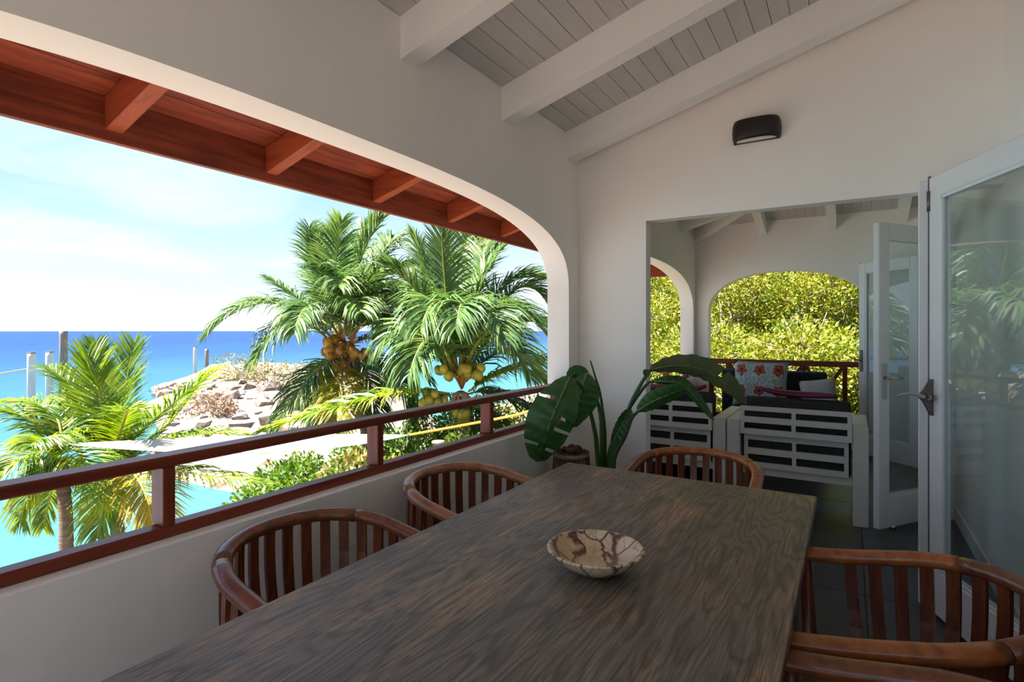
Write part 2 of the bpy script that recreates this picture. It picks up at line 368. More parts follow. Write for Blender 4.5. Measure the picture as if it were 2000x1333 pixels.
for i in range(1, 4):
    for (xa, xb) in ((PX[i]+.026, PX[i+1]-.026), (PX[i+1]-.026, PX[i]+.026)):
        p = V((xa, ye, .955)); q = V((xb, ye, .34)); d = (q-p).normalized(); s = V((d.z, 0, -d.x))*.02; w = V((0, .012, 0))
        MB().add([p+s+w, p-s+w, p-s-w, p+s-w, q+s+w, q-s+w, q-s-w, q+s-w], [(0,1,2,3),(7,6,5,4),(0,4,5,1),(1,5,6,2),(2,6,7,3),(3,7,4,0)]).build('brace', M['redwood_x'], r)
# ------------------------------------------------------------------ glazed doors
def leaf(n, hx, hy, fx, fy, label, h=2.157, th=.045, st=.10, tr=.11, br=.22):
    root = thing('door_%d' % n, label, 'door', (hx, hy, 0)); root['kind'] = 'structure'
    del root['category']
    d = V((fx-hx, fy-hy, 0)); L = d.length; d.normalize(); nrm = V((-d.y, d.x, 0))
    Mx = Matrix(((d.x, nrm.x, 0, hx), (d.y, nrm.y, 0, hy), (0, 0, 1, 0), (0, 0, 0, 1)))
    b = .006
    MB().bbox((0, -th/2, .015), (st, th/2, h), b, Mx).build('stile', M['door_paint'], root)
    MB().bbox((L-st, -th/2, .015), (L, th/2, h), b, Mx).build('stile', M['door_paint'], root)
    MB().bbox((st, -th/2, h-tr), (L-st, th/2, h), b, Mx).build('top_rail', M['door_paint'], root)
    MB().bbox((st, -th/2, .015), (L-st, th/2, .015+br), b, Mx).build('bottom_rail', M['door_paint'], root)
    MB().box((st-.005, -.004, br+.01), (L-st+.005, .004, h-tr+.005), Mx).build('glass_pane', M['glass'], root)
    for s in (-1, 1):
        g = MB(); y0, y1 = (th/2-.014, th/2-.004) if s > 0 else (-th/2+.004, -th/2+.014)
        g.box((st-.001, y0, br+.015), (st+.012, y1, h-tr), Mx); g.box((L-st-.012, y0, br+.015), (L-st+.001, y1, h-tr), Mx)
        g.box((st, y0, br+.013), (L-st, y1, br+.027), Mx); g.box((st, y0, h-tr-.012), (L-st, y1, h-tr+.001), Mx)
        g.build('glazing_bead', M['door_paint'], root)
    return root, Mx, L
def hinge(root, p, h=.10):
    MB().tube([p-V((0, 0, h/2)), p+V((0, 0, h/2))], .009, 8).build('hinge', M['bronze'], root)
dA, MA, LA = leaf(1, .665, 2.64, .352, 3.435, 'white glazed folding door leaf swung out from the house wall next to the far wall')
dB, MB_, LB = leaf(2, .405, 4.27, .318, 3.462, 'white glazed folding door leaf passing edge-on through the wide opening')
dC, MC, LC = leaf(3, .64, 5.27, .155, 4.61, 'white glazed door leaf with a steel lever handle standing open behind the opening')
dD, MD, LD = leaf(4, .60, 6.86, .10, 7.38, 'white glazed door leaf standing open at the far end of the sitting area', st=.09)
q = V((.338, 3.425, 0))
MB().box((-.006, -.012, .02), (.006, .012, 2.165), Matrix.Translation(q)).build('lock_strip', M['bronze'], dA)
hinge(dA, q+V((-.004, -.012, 2.04))); hinge(dA, q+V((-.004, -.012, .22)))
# bronze folding-door handle: three-cornered plate and a curved lever, on the leaf edge
rt = V((cT, sT, 0)); fw = V((-sT, cT, 0))
def at2(u, v): return at(u, v, 2.70)
pl = [(1824.5, 741), (1826, 814), (1818, 812), (1811, 797), (1804, 785), (1797, 778), (1797, 771), (1805, 763), (1812, 752), (1818, 742)]
P = [at2(*p) for p in pl]; n = len(P)
hd = MB().add(P+[p+fw*.012 for p in P], [tuple(range(n)), tuple(range(2*n-1, n-1, -1))]+[(i, (i+1) % n, n+(i+1) % n, n+i) for i in range(n)]).build('handle_plate', M['bronze'], dA)
MB().tube([at(1814, 777, 2.69), at(1800, 774.5, 2.67), at(1785, 770, 2.66), at(1770, 769, 2.66), at(1758, 772, 2.66), at(1752, 774, 2.66)], [.010, .009, .0075, .007, .006, .004], 10).build('lever', M['steel'], hd)
MB().tube([at(1814, 777, 2.70), at(1814, 777, 2.678)], .014, 12).build('pivot', M['bronze'], hd)
# steel lever handle of the middle leaf (face towards the dining table)
hz = 1.07
for s in (-1, 1):
    hp = MB().bbox((LC-.075, s*.0225-(0.008 if s < 0 else 0), hz-.15), (LC-.03, s*.0225+(0.008 if s > 0 else 0), hz+.10), .003, MC).build('handle_plate', M['steel'], dC)
    MB().tube([MC @ V((LC-.052, s*.03, hz)), MC @ V((LC-.052, s*.065, hz)), MC @ V((LC-.07, s*.072, hz)), MC @ V((LC-.17, s*.072, hz-.004))], .0095, 10).build('lever', M['steel'], hp)
MB().tube([V((.26, 4.72, .0)), V((.26, 4.72, .03))], [.022, .016], 12).build('door_stop', M['steel'], dC)
hz = 1.06
hp = MB().bbox((LD-.06, .0225, hz-.12), (LD-.02, .032, hz+.12), .003, MD).build('handle_plate', M['bronze'], dD)
MB().tube([MD @ V((LD-.04, .03, hz)), MD @ V((LD-.035, .07, hz+.01)), MD @ V((LD+.02, .10, hz+.03))], .008, 8).build('lever', M['bronze'], hp)
MB().box((LD-.002, -.006, .02), (LD+.006, .006, 2.165), MD).build('lock_strip', M['bronze'], dD)
# ------------------------------------------------------------------ dining table
def table_mat():
    m, t, b = nodes('table_wood'); setp(b, rough=.42, spec=.45); n = t.nodes.new; l = t.links.new
    c = n('ShaderNodeTexCoord')
    mp = n('ShaderNodeMapping'); mp.inputs['Scale'].default_value = (1.0, .16, 1); l(c.outputs['Object'], mp.inputs[0])
    d = n('ShaderNodeTexNoise'); d.inputs['Scale'].default_value = 3.5; d.inputs['Detail'].default_value = 4; l(mp.outputs[0], d.inputs['Vector'])
    # cathedral grain: bands of a distorted distance
    mu = n('ShaderNodeMath'); mu.operation = 'MULTIPLY'; mu.inputs[1].default_value = 34; l(d.outputs['Fac'], mu.inputs[0])
    fr = n('ShaderNodeMath'); fr.operation = 'PINGPONG'; fr.inputs[1].default_value = .5; l(mu.outputs[0], fr.inputs[0])
    mp2 = n('ShaderNodeMapping'); mp2.inputs['Scale'].default_value = (120, 3.0, 1); l(c.outputs['Object'], mp2.inputs[0])
    f = n('ShaderNodeTexNoise'); f.inputs['Scale'].default_value = 2.2; f.inputs['Detail'].default_value = 7; f.inputs['Roughness'].default_value = .7; l(mp2.outputs[0], f.inputs['Vector'])
    mp3 = n('ShaderNodeMapping'); mp3.inputs['Scale'].default_value = (3.2, .9, 1); l(c.outputs['Object'], mp3.inputs[0])
    w = n('ShaderNodeTexNoise'); w.inputs['Scale'].default_value = 1.9; w.inputs['Detail'].default_value = 7; w.inputs['Roughness'].default_value = .68; l(mp3.outputs[0], w.inputs['Vector'])
    r1 = n('ShaderNodeValToRGB'); l(f.outputs['Fac'], r1.inputs[0]); E = r1.color_ramp.elements
    E[0].position = .30; E[0].color = (.062, .050, .041, 1); E[1].position = .70; E[1].color = (.31, .252, .20, 1)
    r2 = n('ShaderNodeValToRGB'); l(fr.outputs[0], r2.inputs[0]); E = r2.color_ramp.elements
    E[0].position = .05; E[0].color = (.52, .49, .47, 1); E[1].position = .30; E[1].color = (1, 1, 1, 1)
    m1 = n('ShaderNodeMix'); m1.data_type = 'RGBA'; m1.blend_type = 'MULTIPLY'; m1.inputs[0].default_value = .8; l(r1.outputs[0], m1.inputs[6]); l(r2.outputs[0], m1.inputs[7])
    rw = n('ShaderNodeValToRGB'); l(w.outputs['Fac'], rw.inputs[0]); E = rw.color_ramp.elements
    E[0].position = .47; E[0].color = (0, 0, 0, 1); E[1].position = .60; E[1].color = (1, 1, 1, 1)
    fk = n('ShaderNodeMapRange'); fk.inputs[1].default_value = .42; fk.inputs[2].default_value = .62; l(f.outputs['Fac'], fk.inputs[0]); mm = n('ShaderNodeMath'); mm.operation = 'MULTIPLY'; l(rw.outputs[0], mm.inputs[0]); l(fk.outputs[0], mm.inputs[1])
    m2 = n('ShaderNodeMix'); m2.data_type = 'RGBA'; l(mm.outputs[0], m2.inputs[0]); l(m1.outputs[2], m2.inputs[6]); m2.inputs[7].default_value = (.52, .31, .165, 1)
    l(m2.outputs[2], b.inputs['Base Color'])
    bp = n('ShaderNodeBump'); bp.inputs['Strength'].default_value = .35; bp.inputs['Distance'].default_value = .004; l(f.outputs['Fac'], bp.inputs['Height']); l(bp.outputs[0], b.inputs['Normal'])
    rr = n('ShaderNodeMapRange'); rr.inputs[3].default_value = .30; rr.inputs[4].default_value = .55; l(f.outputs['Fac'], rr.inputs[0]); l(rr.outputs[0], b.inputs['Roughness'])
    return m
M['table'] = table_mat()
TX0, TX1, TY0, TY1, TZ = -1.168, -.108, .05, 2.43, .76
tb = thing('dining_table', 'large dark weathered wooden dining table with worn brown patches', 'table', ((TX0+TX1)/2, (TY0+TY1)/2, 0))
MB().bbox((TX0, TY0, TZ-.034), (TX1, TY1, TZ), .004, seg=2).build('tabletop', M['table'], tb)
ap = MB(); ap.box((TX0+.10, TY0+.12, TZ-.125), (TX1-.10, TY0+.145, TZ-.034)); ap.box((TX0+.10, TY1-.145, TZ-.125), (TX1-.10, TY1-.12, TZ-.034))
ap.box((TX0+.10, TY0+.145, TZ-.125), (TX0+.125, TY1-.145, TZ-.034)); ap.box((TX1-.125, TY0+.145, TZ-.125), (TX1-.10, TY1-.145, TZ-.034)); ap.build('apron', M['table'], tb)
for x in (TX0+.06, TX1-.15):
    for y in (TY0+.06, TY1-.15): MB().bbox((x, y, 0), (x+.09, y+.09, TZ-.034), .005).build('leg', M['table'], tb)
# ------------------------------------------------------------------ chairs
def chairwood(name, a, b, c, sc=(6, 6, 6)):
    return noise_mat(name, [c, b, a], scale=sc, ns=3, rough=.33, spec=.5, coat=.35, bump=.04, dist=1.2)
M['chair_a'] = chairwood('chair_a', (.52, .175, .042), (.38, .112, .028), (.20, .055, .018))
M['chair_b'] = chairwood('chair_b', (.26, .080, .028), (.19, .055, .020), (.10, .028, .012))
M['chair_c'] = chairwood('chair_c', (.48, .22, .10), (.36, .15, .07), (.22, .085, .04))
M['slat_wood'] = chairwood('slat_wood', (.24, .062, .022), (.16, .040, .015), (.08, .020, .010), (12, 12, 2))
M['seat_wood'] = noise_mat('seat_wood', [(.10, .055, .03), (.18, .11, .065)], scale=(10, 1.5, 4), ns=3, rough=.45, spec=.4)
def rail_pt(s):
    """s from 0 (left arm end) to 1 (right arm end): horseshoe in plan, back higher than the arms"""
    a = .283; arm = .285; yb = .0
    arc = math.pi*a*1.02; tot = 2*arm+arc; d = s*tot
    if d < arm: x, y = -a-.012*(1-d/arm), yb-arm+d
    elif d > arm+arc: k = d-arm-arc; x, y = a+.012*k/arm, yb-k
    else:
        w = math.pi*(1-(d-arm)/arc); x, y = a*math.cos(w), yb+.285*math.sin(w)
    h = (y+arm)/(arm+.285); z = .688+.077*(h*h*(3-2*h))
    return V((x, y, z))
def make_chair(label, mats, group):
    t = thing('dining_chair', label, 'chair', (0, 0, 0), group)
    segs = [(0, .30), (.30, .70), (.70, 1)]
    for k, (a, b) in enumerate(segs):
        n = 14; pts = [rail_pt(a+(b-a)*i/n) for i in range(n+1)]
        mb = MB(); rad = [.027]*(n+1)
        if k == 0: rad[0] = .020; 
        if k == 2: rad[-1] = .020
        mb.tube(pts, rad, 12, up=(0, 0, 1), sy=.80).build('arm_rail' if k != 1 else 'back_rail', M[mats[k]], t)
    # seat
    prof = []
    for i in range(25):
        w = math.pi*i/24; prof.append((.245*math.cos(w), .02+.225*math.sin(w)))
    prof += [(-.235, -.20), (-.20, -.225), (.20, -.225), (.235, -.20)]
    MB().prism(prof, 'Z', .425, .447).build('seat', M['seat_wood'], t)
    MB().prism([(x*.93, y*.93) for x, y in prof], 'Z', .375, .425).build('seat_frame', M['slat_wood'], t)
    m = 19
    for i in range(m):
        s = .115+.77*i/(m-1); top = rail_pt(s); tx = (rail_pt(s+.01)-rail_pt(s-.01)); tx.z = 0; tx.normalize(); nn = V((-tx.y, tx.x, 0))
        bot = V((top.x*.88, top.y*.80+.012, .40)); mb = MB(); vs = []; K = 6
        for j in range(K+1):
            q = j/K; c = bot.lerp(top-V((0, 0, .012)), q) + (-nn if False else V((top.x, top.y, 0)).normalized())*(.016*math.sin(math.pi*q))
            for a, b in ((-1, -1), (1, -1), (1, 1), (-1, 1)): vs.append(c+tx*(.0165*a)+nn*(.006*b))
        fs = [(0,1,2,3), (K*4+3, K*4+2, K*4+1, K*4)]
        for j in range(K):
            for k in range(4): fs.append((j*4+k, j*4+(k+1) % 4, j*4+4+(k+1) % 4, j*4+4+k))
        mb.add(vs, fs).build('slat', M['slat_wood'], t)
    for sx_ in (-1, 1):
        MB().tube([(sx_*.25, -.19, 0), (sx_*.266, -.22, .40), (sx_*.293, -.235, .675)], [.019, .022, .019], 10).build('leg', M['slat_wood'], t)
        MB().tube([(sx_*.17, .225, 0), (sx_*.165, .195, .40)], [.018, .022], 10).build('leg', M['slat_wood'], t)
    for sx_ in (-1, 1): MB().tube([(sx_*.248, -.172, .2), (sx_*.168, .21, .2)], .011, 8).build('stretcher', M['slat_wood'], t)
    return t
G = 'horseshoe-back chairs round the dining table'
c1 = make_chair('dark glossy brown slatted horseshoe chair tucked between the table and the parapet', ('chair_b', 'chair_b', 'chair_b'), G)
c1.location = (-1.325, 1.12, 0); c1.rotation_euler = (0, 0, math.pi/2)
c2 = make_chair('lighter sun-bleached brown horseshoe chair between the table and the parapet', ('chair_c', 'chair_c', 'chair_c'), G)
c2.location = (-1.335, 1.90, 0); c2.rotation_euler = (0, 0, math.pi/2)
c3 = make_chair('orange-brown horseshoe chair at the end of the table towards the sitting area', ('chair_b', 'chair_a', 'chair_a'), G)
c3.location = (-.64, 2.70, 0); c3.rotation_euler = (0, 0, 0)
c4 = make_chair('two-tone orange and dark brown horseshoe chair facing the parapet, beside the glass door', ('chair_a', 'chair_b', 'chair_a'), G)
c4.location = (.115, 1.70, 0); c4.rotation_euler = (0, 0, -math.pi/2)
c5 = make_chair('brown horseshoe chair beside the table, showing only a stretch of its rail', ('chair_b', 'chair_b', 'chair_b'), G)
c5.location = (.10, 1.03, 0); c5.rotation_euler = (0, 0, -math.pi/2)
# ------------------------------------------------------------------ stone bowl
def bowl_mat():
    m, t, b = nodes('veined_stone'); setp(b, rough=.28, spec=.5); n = t.nodes.new; l = t.links.new
    c = n('ShaderNodeTexCoord')
    z = n('ShaderNodeTexNoise'); z.inputs['Scale'].default_value = 9; z.inputs['Detail'].default_value = 6; l(c.outputs['Object'], z.inputs['Vector'])
    r = n('ShaderNodeValToRGB'); l(z.outputs['Fac'], r.inputs[0]); E = r.color_ramp.elements
    E[0].position = .35; E[0].color = (.62, .43, .24, 1); E[1].position = .65; E[1].color = (.82, .68, .47, 1)
    def veins(sc, w0, w1, seed):
        mp = n('ShaderNodeMapping'); mp.inputs['Location'].default_value = (seed, seed*.7, 0); mp.inputs['Scale'].default_value = (1, 1, .6); l(c.outputs['Object'], mp.inputs[0])
        d = n('ShaderNodeTexNoise'); d.inputs['Scale'].default_value = 12; d.inputs['Detail'].default_value = 4; l(mp.outputs[0], d.inputs['Vector'])
        ad = n('ShaderNodeMix'); ad.data_type = 'RGBA'; ad.blend_type = 'LINEAR_LIGHT'; ad.inputs[0].default_value = .035; l(mp.outputs[0], ad.inputs[6]); l(d.outputs['Color'], ad.inputs[7])
        v = n('ShaderNodeTexVoronoi'); v.feature = 'DISTANCE_TO_EDGE'; v.inputs['Scale'].default_value = sc; l(ad.outputs[2], v.inputs['Vector'])
        mr = n('ShaderNodeMapRange'); mr.inputs[1].default_value = w0; mr.inputs[2].default_value = w1; mr.inputs[3].default_value = 1; mr.inputs[4].default_value = 0; l(v.outputs['Distance'], mr.inputs[0]); return mr.outputs[0]
    a = veins(10, .008, .045, .3); a2 = veins(24, .004, .04, 1.7); a3 = veins(4.2, .012, .045, 2.4)
    x = n('ShaderNodeMix'); x.data_type = 'RGBA'; l(a, x.inputs[0]); l(r.outputs[0], x.inputs[6]); x.inputs[7].default_value = (.13, .045, .03, 1)
    h = n('ShaderNodeMath'); h.operation = 'MULTIPLY'; h.inputs[1].default_value = .5; l(a2, h.inputs[0])
    y = n('ShaderNodeMix'); y.data_type = 'RGBA'; l(h.outputs[0], y.inputs[0]); l(x.outputs[2], y.inputs[6]); y.inputs[7].default_value = (.20, .09, .05, 1)
    w = n('ShaderNodeMix'); w.data_type = 'RGBA'; l(a3, w.inputs[0]); l(y.outputs[2], w.inputs[6]); w.inputs[7].default_value = (.17, .075, .07, 1)
    l(w.outputs[2], b.inputs['Base Color']); return m
bp_ = atZ(1163, 1112, TZ)
bw = MB().lathe([(.001, .0), (.052, .0), (.060, .002), (.088, .018), (.112, .036), (.127, .053), (.130, .057), (.128, .060), (.121, .059), (.105, .044), (.08, .028), (.05, .019), (.001, .016)], bp_, 64).build('stone_bowl', bowl_mat(), origin=bp_)
tag(bw, 'shallow cream stone bowl with dark brown veins on the dining table', 'bowl')
# ------------------------------------------------------------------ wall lamp
M['lamp_black'] = flat('lamp_black', (.022, .018, .018), .45, .4); M['lamp_glass'] = flat('lamp_glass', (.75, .74, .72), .35, .4)
lc = atY(1478, 258, YF); lw, ld, lh = .140, .105, .062
lp = thing('wall_lamp', 'black curved oblong wall lamp with a pale diffuser on the far wall', 'lamp', (lc.x, YF, lc.z))
vs = []; fs = []; K = 32; R = [(-lh, .93), (-lh*.6, .98), (0, 1.0), (lh*.6, .98), (lh, .93)]
for inn in (1, .93):
    for (z, k) in R:
        for i in range(K+1):
            w = math.pi*i/K; cx = math.copysign(abs(math.cos(w))**.62, math.cos(w)); sy = abs(math.sin(w))**.75
            vs.append((lc.x+lw*k*inn*cx, YF-ld*k*inn*sy-.002, lc.z+z))
nr = len(R); st = K+1
for i in range(K):
    for j in range(nr-1):
        fs.append((j*st+i, j*st+i+1, (j+1)*st+i+1, (j+1)*st+i)); o2 = nr*st; fs.append((o2+j*st+i, o2+(j+1)*st+i, o2+(j+1)*st+i+1, o2+j*st+i+1))
    for j in (0, nr-1): fs.append((j*st+i, nr*st+j*st+i, nr*st+j*st+i+1, j*st+i+1))
MB().add(vs, fs, True).build('shade', M['lamp_black'], lp)
MB().box((lc.x-lw*.93, YF-.024, lc.z-lh), (lc.x+lw*.93, YF-.001, lc.z+lh)).build('back_plate', M['lamp_black'], lp)
MB().prism([(lc.x+lw*.80*math.cos(math.pi*i/16), YF-.030-ld*.62*math.sin(math.pi*i/16)) for i in range(17)], 'Z', lc.z-lh*.99, lc.z-lh*.86).build('diffuser', M['lamp_glass'], lp)
# ------------------------------------------------------------------ bird-of-paradise plant and planter in the corner
M['bop_leaf'] = noise_mat('bop_leaf', [(.022, .070, .020), (.040, .125, .032), (.075, .18, .05)], scale=(1, 1, 1), ns=6, rough=.34, spec=.5, trans=.12, bump=.12, bscale=40)
M['bop_grey'] = noise_mat('bop_grey', [(.085, .11, .05), (.14, .165, .08)], ns=7, rough=.4, spec=.5, trans=.15, bump=.12, bscale=40)
M['bop_stem'] = noise_mat('bop_stem', [(.028, .07, .016), (.07, .15, .03)], scale=(3, 3, .6), ns=6, rough=.4, spec=.4)
M['bop_rib'] = flat('bop_rib', (.16, .24, .07), .45, .4)
def catmull(P, n):
    P = [V(p) for p in P]; P = [P[0]*2-P[1]]+P+[P[-1]*2-P[-2]]; out = []
    m = len(P)-3
    for i in range(n+1):
        t = i/n*m; k = min(int(t), m-1); t -= k; a, b, c, d = P[k:k+4]
        out.append(.5*((2*b)+(c-a)*t+(2*a-5*b+4*c-d)*t*t+(3*b-a-3*c+d)*t**3))
    return out
def blade(name, par, rib, wid, mat, side=None, cup=.25, splits=(), seed=0, fold=(1, 1)):
    """paddle leaf: rows across the midrib, halves cupped, torn where splits say"""
    rnd = random.Random(seed); n = 30; C = catmull(rib, n); mb = MB(); K = 4
    for s in (-1, 1):
        vs = []; fs = []; rows = []; pend = {}
        for i in range(n+1):
            t = i/n; T = (C[min(i+1, n)]-C[max(i-1, 0)]).normalized(); S = V(side) if side else V((cT, sT, 0))
            S = (S-T*S.dot(T)).normalized(); Nn = T.cross(S)
            w = wid*(math.sin(math.pi*min(1, t*.93+.05))**.62)*(1 if t < .97 else .4)*fold[0 if s < 0 else 1]
            row = []
            for k in range(K+1):
                q = k/K; row.append(C[i]+S*(s*w*q*.97)+Nn*(cup*w*(q**1.6))*(-1)+T*(.10*w*q)+Nn*(.006*math.sin(i*1.7+k)))
            rows.append(row)
        for i in range(n+1): vs += rows[i]
        for i in range(n):
            tear = any(abs(i/n-sp) < .5/n and sg == s for sp, sg in splits)
            for k in range(K):
                if tear and k >= 1: continue
                a = i*(K+1)+k; fs.append((a, a+1, a+K+2, a+K+1))
        mb.add(vs, fs, True)
    lf = mb.build(name, mat, par, fixn=False)
    MB().tube(C, [.007*(1-.8*i/n) for i in range(n+1)], 6).build('midrib', M['bop_rib'], lf)
    return lf
pb = V((-1.245, 3.26, 0))
pp = thing('potted_plant', 'tall bird-of-paradise plant with large torn paddle leaves in the wall corner', 'plant', pb)
M['pot'] = noise_mat('pot', [(.10, .10, .10), (.16, .16, .155)], ns=8, rough=.8, spec=.2)
MB().lathe([(.001, 0), (.13, 0), (.135, .01), (.165, .33), (.17, .345), (.155, .345), (.15, .30), (.001, .30)], pb, 28).build('pot', M['pot'], pp)
D0 = 3.42
def px(*L): return [at(u, v, d) for u, v, d in L]
def stem(P, r0, r1, n=18):
    C = catmull(P, n); return MB().tube(C, [r0+(r1-r0)*i/n for i in range(n+1)], 8).build('stem', M['bop_stem'], pp)
b0 = pb+V((0, 0, .30))
def sb(dx, dy): return b0+V((dx, dy, 0))
stem([sb(-.03, -.04)]+px((1169, 905, 3.42), (1163, 850, 3.40), (1150, 795, 3.36), (1135, 755, 3.30), (1112, 737, 3.22)), .019, .008)
stem([sb(-.01, 0)]+px((1178, 905, 3.46), (1174, 820, 3.45), (1164, 775, 3.44), (1155, 742, 3.42), (1146, 730, 3.38)), .018, .008)
stem([sb(.01, .02)]+px((1183, 905, 3.5), (1181, 840, 3.5), (1172, 770, 3.5), (1162, 735, 3.5), (1153, 705, 3.5)), .016, .005)
stem([sb(.03, 0)]+px((1193, 905, 3.42), (1212, 850, 3.40), (1232, 790, 3.38), (1255, 745, 3.36), (1272, 722, 3.34)), .020, .009)
stem([sb(.04, -.02)]+px((1198, 905, 3.38), (1222, 850, 3.34), (1234, 818, 3.3), (1248, 802, 3.26)), .017, .008)
stem([sb(.02, .02)]+px((1188, 905, 3.46), (1205, 845, 3.46), (1228, 800, 3.45), (1262, 752, 3.42), (1278, 746, 3.40)), .016, .008)
blade('leaf', pp, px((1113, 737, 3.22), (1096, 775, 3.14), (1078, 818, 3.10), (1062, 865, 3.12), (1048, 902, 3.16)), .142, M['bop_leaf'], cup=.18, splits=((.27, -1), (.55, 1), (.80, 1), (.42, 1), (.78, -1)), seed=1, fold=(1, .95))
blade('leaf', pp, px((1147, 729, 3.38), (1139, 750, 3.33), (1128, 790, 3.30), (1114, 836, 3.32)), .112, M['bop_leaf'], cup=.35, splits=((.7, -1),), seed=2, fold=(.8, 1.1))
blade('leaf', pp, px((1108, 742, 3.40), (1122, 730, 3.42), (1138, 731, 3.44), (1148, 738, 3.45)), .05, M['bop_leaf'], side=(0, 0, 1), seed=3)
blade('leaf', pp, px((1272, 722, 3.34), (1318, 714, 3.32), (1372, 722, 3.30), (1420, 752, 3.28), (1456, 790, 3.28)), .098, M['bop_grey'], side=(.25, -.55, .8), cup=.3, splits=((.62, 1),), seed=4, fold=(1, .8))
blade('leaf', pp, px((1246, 803, 3.26), (1275, 785, 3.20), (1310, 770, 3.16), (1342, 758, 3.14)), .062, M['bop_leaf'], side=(.3, -.3, .9), cup=.3, seed=5)
blade('leaf', pp, px((1278, 746, 3.40), (1305, 746, 3.38), (1332, 752, 3.36), (1362, 782, 3.34), (1394, 822, 3.34)), .040, M['bop_leaf'], side=(.5, 0, .9), cup=.7, seed=6, fold=(.8, 1))
blade('leaf', pp, px((1196, 868, 3.36), (1208, 842, 3.34), (1222, 815, 3.33), (1232, 800, 3.33)), .045, M['bop_leaf'], cup=.5, seed=7)
blade('leaf', pp, px((1266, 735, 3.33), (1262, 728, 3.32), (1259, 722, 3.32)), .02, M['bop_grey'], seed=8)
# slatted wooden planter with dried fruit husks
M['planter_wood'] = noise_mat('planter_wood', [(.05, .028, .016), (.14, .075, .04), (.26, .16, .09)], scale=(30, 30, 1.5), ns=3, rough=.7, spec=.2, rand=.25)
M['galv'] = noise_mat('galv', [(.20, .19, .18), (.30, .29, .27)], ns=12, rough=.5, spec=.4)
M['husk'] = noise_mat('husk', [(.05, .025, .015), (.14, .075, .045)], ns=14, rough=.8, spec=.2, bump=.3)
qc = V((-1.515, 3.20, 0))
pt = thing('slatted_planter', 'tapered planter of thin brown wooden sticks with a grey metal rim', 'planter', qc)
MB().lathe([(.001, .01), (.145, .01), (.098, .60), (.001, .60)], qc, 24).build('liner', M['husk'], pt)
for i in range(44):
    w = 2*math.pi*i/44; a = V((math.cos(w), math.sin(w), 0)); MB().tube([qc+a*.152, qc+a*.105+V((0, 0, .63))], .0085, 6).build('stick', M['planter_wood'], pt)
for z, rr in ((.61, .1075), (.22, .137)):
    MB().lathe([(rr+.004, z-.012), (rr+.010, z-.012), (rr+.008, z+.014), (rr+.002, z+.014), (rr+.004, z-.012)], qc, 28).build('rim', M['galv'], pt)
rnd = random.Random(4)
for i in range(11):
    w = rnd.random()*6.28; rr = rnd.random()**.5*.065; c = qc+V((rr*math.cos(w), rr*math.sin(w), .622+rnd.random()*.03))
    h = MB().ball(c, .022+.008*rnd.random(), 8, 5, (1, .8, .75)).build('dried_husk', M['husk'], origin=c)
    tag(h, 'dried brown fruit husk heaped in the slatted planter', 'husk', 'husks in the planter')
# ------------------------------------------------------------------ sitting area furniture
M['alu'] = noise_mat('alu', [(.62, .61, .58), (.68, .67, .64)], ns=4, rough=.45, spec=.35)
M['charcoal'] = noise_mat('charcoal', [(.030, .029, .030), (.058, .056, .056)], ns=60, rough=.95, spec=.1, bump=.2, bscale=240)
M['pale_fabric'] = noise_mat('pale_fabric', [(.46, .46, .47), (.55, .55, .55)], ns=30, rough=.95, spec=.1, bump=.15, bscale=160)
M['beige_fabric'] = noise_mat('beige_fabric', [(.36, .31, .26), (.44, .39, .33)], ns=30, rough=.95, spec=.1, bump=.15, bscale=160)
M['magenta'] = noise_mat('magenta', [(.07, .008, .03), (.20, .02, .085)], scale=(1, 1, 3), ns=9, rough=.4, spec=.5)
def wicker(name):
    m, t, b = nodes(name); setp(b, rough=.55, spec=.4); n = t.nodes.new; l = t.links.new
    c = n('ShaderNodeTexCoord'); s = n('ShaderNodeSeparateXYZ'); l(c.outputs['Object'], s.inputs[0])
    def w(sock, k):
        a = n('ShaderNodeMath'); a.operation = 'MULTIPLY'; a.inputs[1].default_value = k; l(sock, a.inputs[0]); q = n('ShaderNodeMath'); q.operation = 'SINE'; l(a.outputs[0], q.inputs[0]); return q.outputs[0]
    xy = n('ShaderNodeMath'); xy.operation = 'ADD'; l(s.outputs['X'], xy.inputs[0]); l(s.outputs['Y'], xy.inputs[1])
    p = n('ShaderNodeMath'); p.operation = 'MULTIPLY'; l(w(xy.outputs[0], 190), p.inputs[0]); l(w(s.outputs['Z'], 260), p.inputs[1])
    b.inputs['Base Color'].default_value = (.024, .023, .024, 1); bp = n('ShaderNodeBump'); bp.inputs['Distance'].default_value = .006; l(p.outputs[0], bp.inputs['Height']); l(bp.outputs[0], b.inputs['Normal']); return m
M['wicker'] = wicker('wicker')
